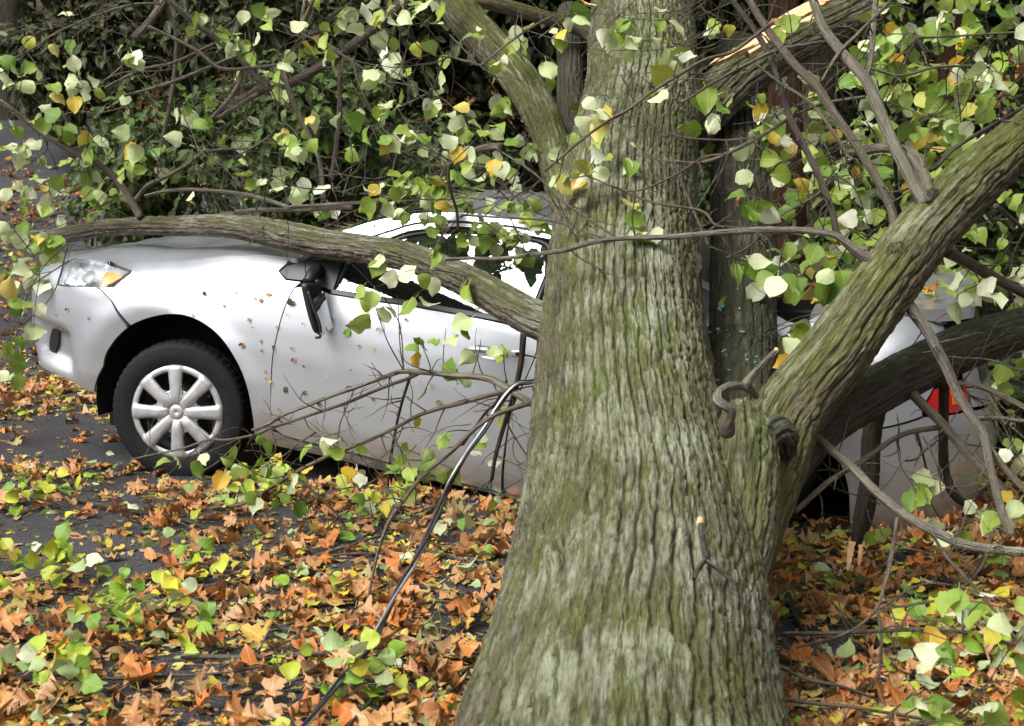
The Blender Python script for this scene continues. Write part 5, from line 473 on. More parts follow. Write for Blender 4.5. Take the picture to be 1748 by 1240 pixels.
BTRUNKS = [
 ([(2.72, 9.2, -.2, .12), (2.74, 9.25, .8, .10), (2.82, 9.4, 1.8, .09), (2.95, 9.5, 3.4, .07)], 'bark_cedar', 'red brown cedar trunk behind the pale double branch'),
 ([(1.78, 9.0, -.2, .15), (1.76, 9.0, .6, .12), (1.72, 9.0, 1.4, .11), (1.66, 9.1, 3.2, .08)], 'bark_cedar', 'dark red cedar trunk just right of the second stem'),
 ([(2.02, 9.6, .1, .12), (2.04, 9.7, 1.5, .11), (2.08, 9.8, 3.4, .09)], 'bark', 'grey green trunk behind the two crossing branches'),
 ([(-3.15, 14.2, 1.6, .26), (-3.1, 14.3, 3.0, .22), (-3.05, 14.3, 5.4, .18)], 'bark_dark', 'dark trunk beside the pale road on the upper left'),
 ([(-5.2, 14.8, 1.8, .30), (-5.1, 14.8, 3.2, .26), (-5.1, 14.8, 5.6, .2)], 'bark_dark', 'broad dark trunk in the upper left corner'),
]
# ================================================================= ground, road, bank
def ground_z(x, y):
    x = np.asarray(x, float); y = np.asarray(y, float)
    s = np.clip(y-9.0, 0, None); z = .40*s*s/(s+1.2)
    z = np.where(z > 7, 7 + .25*(z-7), z)
    P_ = np.stack([x*.5, y*.5, x*0], -1)
    return z + (.16*fbm(P_, 3, 5))*np.clip((y-8.5)/2, 0, 1)
def sheet(name, xs, ys, zf, mat):
    X, Y = np.meshgrid(xs, ys); V = np.stack([X, Y, zf(X, Y)], -1).reshape(-1, 3); nx, ny = len(xs), len(ys)
    i = np.arange(ny-1)[:, None]*nx + np.arange(nx-1)[None]
    return link(name, mesh(name, V, np.stack([i, i+1, i+nx+1, i+nx], -1).reshape(-1, 4), mat))
xs = np.r_[np.linspace(-120, -14, 20), np.linspace(-13, 13, 105), np.linspace(14, 120, 20)]
ys = np.r_[np.linspace(-60, 6, 24), np.linspace(6.5, 26, 80), np.linspace(28, 160, 24)]
tag(sheet('ground', xs, ys, lambda x, y: ground_z(x, y)-.004, M['soil']), kind='structure')
tag(sheet('road', np.r_[np.linspace(-60, -8, 14), np.linspace(-7.5, 7.5, 40), np.linspace(8, 60, 14)], np.r_[np.linspace(-6, 8, 20), np.linspace(8.1, 15.0, 56)],
    lambda x, y: ground_z(x, y) + .004 + .03*np.clip((y-8.5)/2, 0, 1), M['asphalt']), 'dark asphalt road strewn with fallen leaves', None, None, 'structure')
tag(sheet('path', np.linspace(-14, 1, 40), np.linspace(16.1, 17.4, 12), lambda x, y: ground_z(x, y)+.03, M['asphalt']), 'grey path on the bank at the upper left', None, None, 'structure')
# ================================================================= the crushed car
CAR = empty('crushed_car', CAR_ORG, CAR_YAW)
tag(CAR, 'silver four door saloon car crushed in the middle under the fallen tree trunk', 'car')
def resample(poly, step, closed=True):
    out = []; n = len(poly)
    for i in range(n if closed else n-1):
        a, b = np.array(poly[i]), np.array(poly[(i+1) % n]); k = max(1, int(np.linalg.norm(b-a)/step))
        for j in range(k): out.append(tuple(a+(b-a)*j/k))
    return out
def inside(p, poly):
    x, y = p; c = False; n = len(poly)
    for i in range(n):
        (x1, y1), (x2, y2) = poly[i], poly[i-1]
        if (y1 > y) != (y2 > y) and x < (x2-x1)*(y-y1)/(y2-y1)+x1: c = not c
    return c
def smooth_poly(pts, n):             # an open run of points, smoothed
    return [tuple(p) for p in spline(np.array(pts), n)]
def panel_arrays(poly, step=.03, flange=.02, off=0., dent=None):
    bd = resample(poly, step*.6); A = np.array(bd)
    g = [(t, z) for t in np.arange(A[:, 0].min(), A[:, 0].max(), step) for z in np.arange(A[:, 1].min(), A[:, 1].max(), step)]
    g = [p for p in g if inside(p, bd) and np.min(np.hypot(A[:, 0]-p[0], A[:, 1]-p[1])) > step*.45]
    v2 = [Vector(p) for p in bd+g]; nb = len(bd)
    r = delaunay_2d_cdt(v2, [(i, (i+1) % nb) for i in range(nb)], [], 1, 1e-6)
    Q = np.array([tuple(p) for p in r[0]]); tri = [tuple(f) for f in r[2]]
    nn = skin_n(Q[:, 0], Q[:, 1]); P = skin(Q[:, 0], Q[:, 1]) + nn*off
    if dent is not None: P = P - nn*dent(Q[:, 0], Q[:, 1])[:, None]
    ec = {}
    for f in tri:
        for i in range(len(f)): e = tuple(sorted((f[i], f[(i+1) % len(f)]))); ec[e] = ec.get(e, 0)+1
    if flange:
        # two-step rolled edge so that the gap reads as a folded sheet, not a cut
        be = [e for e, c in ec.items() if c == 1]; ids = sorted({i for e in be for i in e}); m = {i: k for k, i in enumerate(ids)}
        b0 = len(P); E0 = P[ids]; n0 = nn[ids]
        P = np.vstack([P, E0, E0-n0*flange]); k = len(ids)
        for a, b in be: tri.append((b0+m[a], b0+m[b], b0+k+m[b], b0+k+m[a]))
    return P, tri
def car_part(name, V, Fc, mat, mirror=False, label=None, parent=None, smooth=True):
    o = link(name, mesh(name, V, Fc, M[mat], smooth), parent or CAR)
    if label: o['label'] = label
    if mirror:
        c = o.copy(); COL.objects.link(c); c.scale = (1, -1, 1)
    return o
def panel(name, poly, mat='silver_paint', mirror=True, label=None, parent=None, **kw):
    V, Fc = panel_arrays(poly, **kw); return car_part(name, V, Fc, mat, mirror, label, parent)
he = lambda x: float(_tab(HOODE, x))
K = CARK
FT, FZ = np.mean(np.array(K['fog']), 0)
def bump_dent(t, z):                 # the sunken fog lamp pocket, and a shallow crumple
    a = np.clip(1-np.maximum(np.abs(t-FT)/.19, np.abs(z-FZ)/.10)**6, 0, 1)
    return .062*a + .004*fbm(np.stack([t*7, z*7, t*0], -1), 2, 3)
arch_f = smooth_poly(K['arch'], 60)
i_seam = min(range(60), key=lambda i: abs(arch_f[i][0]-K['seam'][-1][0])+abs(arch_f[i][1]-K['seam'][-1][1]))
hl = K['hl']                          # front-low, front, top, top, tip, low, low, low
g = .006
low_hl = [(hl[5][0]+.004, hl[5][1]-.012), (hl[6][0], hl[6][1]-g), (hl[7][0], hl[7][1]-g), (hl[0][0]-.01, hl[0][1]-g)]
front_hl = [(hl[1][0]-.012, hl[1][1]), (hl[2][0]-.012, hl[2][1]-.004)]
TC = -.36-.6*math.pi/2
bt = [(t, he(max(-.36-(-.36-t)*.62, -.95))-.012) for t in np.linspace(hl[2][0]-.03, TC+.002, 14)]
bumper = [tuple(p) for p in arch_f[:i_seam]] + [(p[0]-g*.6, p[1]-g*.3) for p in reversed(K['seam'][:2])] + low_hl[1:] + front_hl + bt + \
         [(TC+.002, .24)] + smooth_poly([(-1.1, .235), (-.9, .24)] + K['bumplow'][::-1][1:], 16)[:-1]
panel('front_bumper', bumper, dent=bump_dent, step=.026)
panel('bumper_grille', K['fog'], 'black_plastic', off=-.050, flange=0)
panel('grille', [(-1.29, .55), (-1.05, .56), (-.98, .64), (-1.0, .70), (-1.29, .69)], 'black_plastic', off=.004, flange=.01)
panel('number_plate_recess', [(-1.29, .42), (-1.13, .42), (-1.13, .50), (-1.29, .50)], 'black_plastic', off=.003, flange=.01)
# headlight: lens over a chromed bowl, amber corner
hp = [hl[0], hl[1], hl[2], hl[3], hl[4], hl[5], hl[6], hl[7]]
HLo = empty('headlight', (0, 0, 0)); HLo.parent = CAR
panel('housing', hp, 'reflector_silver', False, parent=HLo, off=-.052, flange=0)
def shrink(p, k):
    c = np.mean(np.array(p), 0); return [tuple(c+(np.array(q)-c)*k) for q in p]
P0 = skin(np.array([p[0] for p in resample(hp, .02)]), np.array([p[1] for p in resample(hp, .02)])); N0 = skin_n(np.array([p[0] for p in resample(hp, .02)]), np.array([p[1] for p in resample(hp, .02)]))
k = len(P0); car_part('bezel', np.vstack([P0-N0*.002, P0-N0*.055]), [(i, (i+1) % k, k+(i+1) % k, k+i) for i in range(k)], 'reflector_silver', False, parent=HLo)
def dome(t, z, r, depth, inset, squash=1.):
    c = skin(t, z)-skin_n(t, z)*inset; nn = skin_n(t, z); u = np.cross(nn, [0, 0, 1.]); u /= np.linalg.norm(u); v = np.cross(nn, u)
    V, Fc = [], []; m = 20
    for i in range(6):
        a = i/5*math.pi/2
        for j in range(m):
            b = 2*math.pi*j/m; V.append(c + (u*math.cos(b)*squash+v*math.sin(b))*r*math.cos(a)*(1 if i < 5 else .05) - nn*depth*math.sin(a))
    for i in range(5):
        for j in range(m): Fc.append((i*m+j, i*m+(j+1) % m, (i+1)*m+(j+1) % m, (i+1)*m+j))
    return V, Fc
V, Fc = dome(-.42, .765, .036, .03, .010); car_part('reflector', V, Fc, 'reflector_silver', False, parent=HLo)
V, Fc = rbox(skin(-.505, .757)-skin_n(-.505, .757)*.03, (.02, .03, .02), .6); car_part('bulb', V, Fc, 'reflector_silver', False, parent=HLo)
panel('reflector_panel', shrink([(-.58, .72), (-.64, .79), (-.44, .81), (-.40, .75), (-.47, .715)], .96), 'reflector_silver', False, parent=HLo, off=-.040, flange=0, step=.02,
      dent=lambda t, z: .010*np.sin(t*95)+.004*np.sin(z*140))
panel('amber_lens', K['amber'], 'amber_plastic', False, parent=HLo, off=-.012, flange=.012, step=.018)
panel('lens', shrink(hp, .985), 'lens_glass', False, parent=HLo, off=.001, flange=0)
hb = empty('headlight', (0, 0, 0)); hb.parent = CAR; hb.scale = (1, -1, 1)
for ch in list(HLo.children):
    c = ch.copy(); COL.objects.link(c); c.parent = hb
# front wing
top = [(x, he(x)-.006) for x in np.linspace(-.40, .60, 24)]
tri = K['tri']
wing = [tuple(p) for p in arch_f[i_seam:]] + [(.465, .20)] + [(p[0]-.0015, p[1]) for p in reversed(smooth_poly(K['dseam'], 22))][:-2] + \
       [(tri[5][0]-.04, tri[5][1]-.012), (tri[6][0]-.006, tri[6][1]-.008), (tri[0][0]-.012, tri[0][1]+.004), (tri[1][0]-.01, tri[1][1]+.01)] + [(x, he(x)-.006) for x in np.linspace(.545, -.40, 22)] + \
       [(hl[3][0]+.005, hl[3][1]+.014), (hl[3][0]+.06, hl[3][1]+.008), (hl[4][0]+.014, hl[4][1]+.006), (hl[4][0]+.014, hl[4][1]-.008), (hl[5][0]+.01, hl[5][1]-.018)] + [(p[0]+g*.6, p[1]) for p in K['seam'][:2]]
panel('front_wing', wing, step=.028)
# dark plastic corner behind the wing
panel('corner_trim', [tri[0], tri[1], tri[2], (.668, .955), (.655, .932), tri[6]], 'black_plastic', off=.002, flange=.015, step=.02)
panel('mirror_mount', [(.672, .958), (.648, 1.012), (.80, 1.05), (.835, 1.04), (.812, .915), (.70, .929)], 'black_plastic', off=.004, flange=.015, step=.02)
# doors, sill
ds = [(p[0]+.0015, p[1]) for p in smooth_poly(K['dseam'], 22)]
dl = smooth_poly(K['dlow'], 24); dr = smooth_poly(K['drear'], 18)
belt = [(p[0], p[1]-.022) for p in K['belt']]
panel('front_door', ds[2:] + dl + [(p[0]-.004, p[1]) for p in reversed(dr)][:-1] + [(1.742, .918)] + belt[::-1][1:] + [(.80, .898), (.70, .916)], step=.03,
      dent=lambda t, z: .004*np.sin(np.clip((z-.40)/.06, -1.6, 1.6)) + .035*np.clip((t-1.45)/.3, 0, 1)**2*np.clip((z-.3)/.4, 0, 1))
panel('sill', [(.43, .18), (.50, .236), (.565, .213)] + [(p[0], p[1]-.020) for p in dl[3:]] + [(2.2, .168), (2.26, .14), (2.2, .11)] + K['sill'][::-1], step=.03)
panel('belt_moulding', [(p[0], p[1]-.002) for p in K['belt']] + [(1.74, .944), (1.742, .922)] + [(p[0], p[1]+.004) for p in belt[::-1]], 'black_plastic', off=.004, flange=.012, step=.03)
panel('rear_door', [(p[0]+.006, p[1]) for p in dr] + [(1.62, .185), (2.2, .19), (2.235, .30), (2.25, .42), (2.32, .6), (2.40, .72), (2.42, .93), (1.76, .925)], step=.05,
      dent=lambda t, z: .06*np.exp(-((t-2.0)/.25)**2)*np.clip((z-.3)/.5, 0, 1))
# window glass, frame, roof rail
wt = smooth_poly(K['wintop'], 24)
gw = [(K['belt'][0][0]+.012, K['belt'][0][1]+.004)] + [(p[0]+.004, p[1]-.016) for p in wt[1:-1]] + [(1.735, 1.25), (1.748, 1.14), (1.715, 1.01), (1.70, .95)] + [(p[0], p[1]+.004) for p in K['belt'][::-1][1:-1]]
def ring_panel(name, outer, inner, mat, off, flange=.012):    # the glass surround: a strip between two outlines of equal count
    n = 160
    def rs(p):
        p = np.array(p+[p[0]]); L = np.r_[0, np.cumsum(np.linalg.norm(np.diff(p, axis=0), axis=1))]
        s = np.linspace(0, L[-1], n, endpoint=False); return np.stack([np.interp(s, L, p[:, 0]), np.interp(s, L, p[:, 1])], 1)
    A, B_ = rs(outer), rs(inner); V = []
    for Q, o in ((A, off-flange), (A, off), (B_, off), (B_, off-flange)): V.append(skin(Q[:, 0], Q[:, 1])+skin_n(Q[:, 0], Q[:, 1])*o)
    Fc = [(r*n+i, r*n+(i+1) % n, (r+1)*n+(i+1) % n, (r+1)*n+i) for r in range(3) for i in range(n)]
    return car_part(name, np.vstack(V), Fc, mat, True)
wo = [(K['belt'][0][0]-.004, K['belt'][0][1]-.001)] + wt + [(1.758, 1.27), (1.768, 1.23), (1.768, 1.12), (1.738, 1.0), (1.728, .944)] + K['belt'][::-1][1:-1]
ring_panel('window_trim', wo, gw, 'black_plastic', -.006, .02)
panel('side_window', gw, 'car_glass', off=-.012, flange=0, step=.03)
th = smooth_poly(K['thin'], 24); ou = smooth_poly(K['outer'], 24)
panel('door_frame', [(.822, 1.05)] + [(p[0], p[1]-.006) for p in th] + [(1.79, 1.30), (1.79, .96), (1.745, .948), (1.755, 1.0), (1.783, 1.12), (1.783, 1.24), (1.765, 1.284)] + [(p[0]-.002, p[1]+.004) for p in wt[::-1]], step=.02, off=.001, flange=.02)
panel('drip_moulding', [(p[0], p[1]+.004) for p in th] + [(p[0], p[1]-.005) for p in th[::-1]], 'black_plastic', off=-.008, flange=.0, step=.02)
panel('roof_rail', [(.76, 1.075)] + ou + [(2.0, 1.315), (2.25, 1.24), (2.26, 1.20), (2.0, 1.285), (1.78, 1.306)] + [(p[0], p[1]+.005) for p in th[::-1]], step=.022, flange=.02)
panel('rear_side_window', [(1.82, .965), (1.82, 1.24), (2.0, 1.23), (2.2, 1.15), (2.36, .97)], 'car_glass', off=-.012, flange=0, step=.05)
panel('rear_pillar', [(2.28, 1.19), (2.42, 1.02), (2.46, .94), (2.44, .90), (2.8, .93), (2.9, 1.0), (2.6, 1.08)], step=.05, flange=.02, dent=lambda t, z: .05*fbm(np.stack([t*9, z*9, t*0], -1), 2, 8)+.05)
# rear quarter with its arch, bumper, boot
ar = [(2.65+.405*math.cos(a), .30+.40*math.sin(a)) for a in np.linspace(math.pi, 0, 30)]
panel('rear_quarter', ar + [(3.06, .18), (3.10, .22), (3.12, .62), (3.24, .668), (3.24, .70), (3.30, .78), (3.42, .80)] + [(3.42, .93)] + [(t, 1.03) for t in np.linspace(3.36, 2.90, 8)] + [(2.8, .97), (2.45, .92), (2.43, .74), (2.33, .58), (2.25, .40), (2.235, .28)], step=.04,
      dent=lambda t, z: .012*fbm(np.stack([t*6, z*6, t*0], -1), 2, 12))
TR = 3.10+.4*math.pi/2
panel('rear_bumper', [(3.068, .19), (3.108, .22), (3.128, .615), (3.25, .662), (3.45, .66), (TR, .62), (TR, .20), (3.5, .17), (3.3, .16)], step=.04, dent=lambda t, z: .012*fbm(np.stack([t*5, z*5, t*0], -1), 2, 14))
tl = [(3.252, .69), (3.30, .765), (3.43, .785), (3.47, .76), (3.45, .675), (3.36, .668)]
panel('tail_light', tl, 'red_plastic', off=.006, flange=.03, step=.025)
panel('amber_marker', [(3.37, .70), (3.37, .755), (3.43, .755), (3.435, .69)], 'amber_plastic', off=.009, flange=.01, step=.025)
panel('boot_rear_panel', [(3.48, .67), (3.50, .86), (3.47, .90), (TR, .92), (TR, .63)], step=.04)
panel('number_plate', [(TR-.02, .73), (TR-.13, .73), (TR-.13, .83), (TR-.02, .83)], 'black_plastic', off=.004, flange=.01)
def grid_part(name, V, nu, nv, mat, label=None, thick=.0, mirror=False):
    V = np.asarray(V).reshape(-1, 3); i = np.arange(nu-1)[:, None]*nv+np.arange(nv-1)[None]
    Fq = np.stack([i, i+1, i+nv+1, i+nv], -1).reshape(-1, 4).tolist()
    if thick:
        b = len(V); rim = [j for j in range(nv)] + [r*nv+nv-1 for r in range(1, nu)] + [(nu-1)*nv+j for j in range(nv-2, -1, -1)] + [r*nv for r in range(nu-2, 0, -1)]
        V = np.vstack([V, V[rim], V[rim]-np.array([0, 0, thick])]); k = len(rim)
        Fq += [(b+j, b+(j+1) % k, b+k+(j+1) % k, b+k+j) for j in range(k)]
    return car_part(name, V, Fq, mat, mirror, label)
# bonnet
tS = np.linspace(TC+.003, .62, 400); xe = []; ye = []
for t in tS:
    x = t
    for _ in range(12): p = skin(t, he(x)); x = float(p[0])
    xe.append(x); ye.append(-float(p[1]))
xe, ye = np.array(xe), np.array(ye)
nu, nv = 56, 41; V = []
for i in range(nu):
    s = (i/(nu-1)); x = xe[0]+.004 + (.60-xe[0]-.004)*s**1.35
    Y = max(float(np.interp(x, xe, ye))-.006, .01); c = float(np.interp(x, [-.95, -.75, -.45, 0, .6], [.0, .045, .088, .075, .05]))
    for j in range(nv):
        v = -1+2*j/(nv-1); v = math.copysign(abs(v)**.8, v); z = he(x)+c*(1-abs(v)**3.2)
        V.append((x, v*Y, z))
V = np.array(V); V[:, 2] += drop(V[:, 0])
d_ = .012*fbm(V*np.array([5, 5, 0]), 3, 21)*np.clip((.72-np.abs(V[:, 1]))*6, 0, 1)
V[:, 2] += d_ - .035*np.exp(-((V[:, 1]+.25)/.16)**2)*np.clip((V[:, 0]+.85)*3, 0, 1)
grid_part('bonnet', V, nu, nv, 'silver_paint', 'silver bonnet dented along the limb that lies on it', .02)
# scuttle, windscreen, roof
V, Fc = join([rbox((.665, 0, 1.0+float(drop(.66))), (.14, 1.36, .03), .3)]); car_part('scuttle', V, Fc, 'black_plastic')
ou2 = [(.70, 1.045)] + [p for p in spline(np.array(K['outer']), 22) if p[0] < 1.38]
V = []
for x, zl in ou2:
    yy = -float(skin(x, zl)[1])-.004
    for j in range(25):
        v = -1+2*j/24; V.append((x-.13*(1-v*v), v*yy, zl+drop(x-.13*(1-v*v))+.012*(1-v*v)))
grid_part('windscreen', V, len(ou2), 25, 'car_glass', None)
rl = [p for p in spline(np.array(K['outer']), 30) if p[0] >= 1.36] + [(1.9, 1.33), (2.05, 1.30), (2.2, 1.25), (2.35, 1.19), (2.5, 1.12), (2.65, 1.06)]
V = []
for x, zl in rl:
    yy = -float(skin(x, min(zl, 1.40))[1])-.003
    for j in range(33):
        v = -1+2*j/32; V.append((x-.13*(1-v*v)*max(0, 1-(x-1.36)/.5), v*yy, zl+drop(x)+.085*(1-abs(v)**2.4)))
V = np.array(V); V[:, 2] += .02*fbm(V*np.array([6, 6, 0]), 3, 31)*np.clip((.5-np.abs(V[:, 1]))*8, 0, 1) + .05*np.exp(-((V[:, 0]-1.68)/.14)**2-((V[:, 1]-.12)/.3)**2) - .10*np.exp(-((V[:, 0]-2.15)/.25)**2)*np.clip((.55-np.abs(V[:, 1]))*6, 0, 1)
grid_part('roof', V, len(rl), 33, 'silver_paint', 'buckled silver roof under the trunk', .03)
# boot lid, sprung open at its rear edge
V = []
for i in range(16):
    x = 2.86+.62*i/15
    yy = .70-.10*(i/15)**2
    for j in range(21):
        v = -1+2*j/20; V.append((x, v*yy, 1.035+.02*(1-abs(v)**3)+drop(x)+.085*(i/15)**1.5 + .012*math.sin(7*v+i*.4) + .03*v*(i/15)))
grid_part('boot_lid', V, 16, 21, 'silver_paint', 'bent silver boot lid sprung open', .05)
V, Fc = join([box((3.25, 0, .80), (.42, 1.2, .10))]); car_part('boot_floor', V, Fc, 'matte_black')
# dark inside, under-body, wheel housings
prt = [box((1.2, 0, .27), (3.3, 1.40, .16)), box((-.35, 0, .58), (.6, 1.05, .45)), box((.52, 0, .72), (.12, 1.3, .5)), box((2.75, 0, .52), (1.2, 1.05, .40))]
V, Fc = join(prt); car_part('underbody', V, Fc, 'matte_black')
def housing(x0, zc, r):
    V, m = [], 24
    for k in range(m+1):
        a = math.pi*1.12*k/m-math.pi*.06
        for y in (-.835, -.56): V.append((x0+r*math.cos(a), y, zc+r*math.sin(a)))
    n = len(V); Fc = [(2*k, 2*k+1, 2*k+3, 2*k+2) for k in range(m)]
    V += [(x0+r*math.cos(math.pi*1.12*k/m-math.pi*.06), -.56, zc+r*math.sin(math.pi*1.12*k/m-math.pi*.06)) for k in range(m+1)]
    Fc.append(tuple(n+k for k in range(m+1))); return V, Fc
V, Fc = housing(0, .34, .425); car_part('wheel_housing', V, Fc, 'matte_black', True, smooth=False)
V, Fc = housing(2.65, .16, .415); car_part('wheel_housing', V, Fc, 'matte_black', True, smooth=False)
prt = [rbox((1.42, y, z_), s_, .35, np.array(Matrix.Rotation(a, 3, 'Y'))) for y in (-.36, .36) for z_, s_, a in ((.42, (.52, .48, .14), 0), (.68, (.14, .46, .62), .0))] + [rbox((1.45, y, 1.0), (.10, .24, .16), .5) for y in (-.36, .36)]
V, Fc = join(prt); car_part('seats', V, Fc, 'seat_fabric')
V, Fc = join([rbox((.86, 0, .80), (.42, 1.36, .22), .3)]); car_part('dashboard', V, Fc, 'black_plastic')
sw = [(.98+.06*math.sin(a), -.36+.18*math.cos(a), .84+.17*math.sin(a), .013) for a in np.linspace(0, 2*math.pi, 25)]
o = tube('steering_wheel', sw, M['black_plastic'], 40, 8, parent=CAR)
# door handle and lock
def on(t, z, off): return skin(t, z)+skin_n(t, z)*off
hpth = [(*on(t, z, o_), r_) for t, z, o_, r_ in ((1.45, .785, .004, .008), (1.475, .787, .03, .012), (1.54, .795, .036, .013), (1.61, .802, .033, .012), (1.64, .805, .006, .010))]
tube('door_handle', hpth, M['silver_paint'], 24, 12, parent=CAR)
panel('handle_recess', [(1.46, .770), (1.50, .758), (1.58, .762), (1.63, .782), (1.60, .815), (1.50, .81)], 'silver_paint', False, off=.002, flange=0, step=.02, dent=lambda t, z: .02*np.exp(-((t-1.545)/.05)**2-((z-.787)/.02)**2))
V, Fc = rbox(on(1.675, .806, .006), (.05, .02, .03), .6); car_part('lock_cover', V, Fc, 'silver_paint')
V, Fc = rbox(on(1.682, .806, .018), (.016, .008, .016), .9); car_part('lock', V, Fc, 'steel_dark')
# hanging broken mirror: arm, shell, glass
MR = empty('door_mirror', (0, 0, 0)); MR.parent = CAR; MR['label'] = 'black door mirror folded and hanging broken'
a0 = on(.735, .985, .0)
arm = [(*(a0+np.array(q)), r) for q, r in (((-.01, .0, .0), .030), ((.0, -.05, .004), .028), ((.008, -.10, -.01), .026), ((.01, -.135, -.04), .024))]
tube('mirror_arm', arm, M['black_plastic'], 14, 14, parent=MR)
sh = []; c0 = a0+np.array((.01, -.14, -.04)); m = 18
for i in range(15):
    s = i/14; z = -.225*s; cxx = .012+.028*s+.02*s*s; hw = .034*(1-.45*s)*math.sqrt(max(0, 1-(max(0, s-.8)/.2)**2*.8)); dp = .066*(1-.2*s)*math.sqrt(max(.05, 1-(max(0, s-.86)/.14)**2))
    for j in range(m):
        b = 2*math.pi*j/m; sh.append(c0+np.array((cxx+hw*math.cos(b)*(1+.2*math.sin(3*b)), dp*math.sin(b), z)))
Fc = [(i*m+j, i*m+(j+1) % m, (i+1)*m+(j+1) % m, (i+1)*m+j) for i in range(14) for j in range(m)] + [tuple(range(14*m, 15*m)), tuple(range(m-1, -1, -1))]
car_part('mirror_shell', np.array(sh), Fc, 'black_plastic', parent=MR)
gv = []
for i in range(10):
    s = i/9; z = -.05-.155*s; 
    for q in (-1, -.3, .3, 1): gv.append(c0+np.array((.064+.036*s+.004*(1-q*q), .055*q-.025, z+.012*q)))
car_part('mirror_glass', np.array(gv), [(i*4+j, i*4+j+1, i*4+j+5, i*4+j+4) for i in range(9) for j in range(3)], 'mirror_glass', parent=MR)
fr = [(*(c0+np.array(q)), .006) for q in ((.04, -.075, -.03), (.066, -.078, -.10), (.092, -.075, -.17), (.09, -.068, -.222), (.06, -.05, -.23))]
tube('mirror_rim', fr, M['black_plastic'], 20, 8, parent=MR)
# wheels
def wheel(x, z, side=1, steer=0.):
    Wo = empty('wheel', (x, -.75*side, z)); Wo.parent = CAR; Wo.scale = (1.035, side, 1.035); Wo.rotation_euler.z = steer*1.0; sh_ = lambda V: np.asarray(V, float)+np.array([0, .75, 0])
    prof = [(.198, -.832), (.206, -.846), (.222, -.851), (.245, -.856), (.268, -.855), (.285, -.850), (.290, -.849), (.300, -.842), (.309, -.826), (.3135, -.805), (.3145, -.79), (.308, -.788), (.308, -.780), (.3155, -.778), (.316, -.752), (.309, -.750), (.309, -.742), (.3155, -.74), (.3145, -.712), (.308, -.71), (.308, -.702), (.314, -.70), (.309, -.675), (.298, -.658), (.26, -.648), (.20, -.66)]
    seg = 168; V = []
    for k in range(seg):
        a = 2*math.pi*k/seg
        for q, (r, y) in enumerate(prof):
            if q in (8, 9, 10, 21, 22) and k % 3 == 0: r -= .007
            if q in (13, 14, 17, 18) and k % 6 == (q % 3): r -= .006
            if r > .312 and math.sin(a) < -.97: r -= .010
            V.append((r*math.cos(a), y, r*math.sin(a)))
    n = len(prof); Fc = [(k*n+q, ((k+1) % seg)*n+q, ((k+1) % seg)*n+q+1, k*n+q+1) for k in range(seg) for q in range(n-1)]
    car_part('tyre', sh_(V), Fc, 'rubber', parent=Wo)
    # steel wheel behind the cover
    V, Fc = [], []; pr = [(.0, -.80), (.06, -.80), (.075, -.79), (.10, -.772), (.135, -.775), (.155, -.79), (.175, -.785), (.188, -.82), (.20, -.84), (.20, -.66)]
    for k in range(64):
        a = 2*math.pi*k/64
        for r, y in pr: V.append((r*math.cos(a), y, r*math.sin(a)))
    Fc = [(k*10+q, ((k+1) % 64)*10+q, ((k+1) % 64)*10+q+1, k*10+q+1) for k in range(64) for q in range(9)]
    prt = [(V, Fc)]
    for k in range(10):
        a = 2*math.pi*(k+.5)/8; prt.append(rbox((.142*math.cos(a), -.782, .142*math.sin(a)), (.035, .03, .035), .9))
    V, Fc = join(prt); car_part('steel_rim', sh_(V), Fc, 'steel_dark', parent=Wo)
    # eight-spoke cover; columns follow the spoke edges
    rs = [.0, .018, .030, .034, .037, .050, .065, .080, .094, .100, .11, .125, .14, .155, .168, .176, .183, .19, .198, .205, .211]
    cols = []; ns, ng = 9, 9
    V, Fc = [], []; per = ns+ng; tot = 8*per
    for r in rs:
        hw = np.interp(r, [.0, .06, .21], [.016, .0195, .033]); ha = min(hw/max(r, .02), .36); gap = 2*math.pi/8-2*ha
        for s in range(8):
            c = math.pi/2+2*math.pi*s/8
            for q in range(per):
                if q < ns: f = q/(ns-1); a = c-ha+2*ha*f; e = (2*f-1); up = .010*(1-e**4)*float(sst(.036, .07, r))*(1-float(sst(.2, .211, r)))
                else:
                    f = (q-ns+1)/(ng+1); a = c+ha+gap*f; up = 0
                    if .09 < r < .18:
                        pass
                y = -.846 - .010*math.cos(min(r/.211, 1)*1.5) - up + (.006 if .03 < r < .036 else 0) + .02*float(sst(.202, .213, r))
                if q >= ns: y += .010*float(sst(.045, .09, r))*(1-float(sst(.17, .195, r)))
                V.append((r*math.cos(a), y, r*math.sin(a)))
    for i in range(len(rs)-1):
        for k in range(tot):
            q = k % per; hole = ns-1 <= q < per and rs[i] >= .0999 and rs[i+1] <= .1831
            if hole and not (rs[i] < .1005 and q in (ns-1, per-1)): continue
            Fc.append((i*tot+k, i*tot+(k+1) % tot, (i+1)*tot+(k+1) % tot, (i+1)*tot+k))
    o = car_part('wheel_cover', sh_(V), Fc, 'wheel_cover_plastic', parent=Wo)
    sm = o.modifiers.new('thick', 'SOLIDIFY'); sm.thickness = .006; sm.offset = -1
    return Wo
wheel(0, .306, 1, math.radians(12)); wheel(2.62, .305); wheel(0, .306, -1, math.radians(12)); wheel(2.62, .305, -1)
# loose things on the car: needles on the windscreen

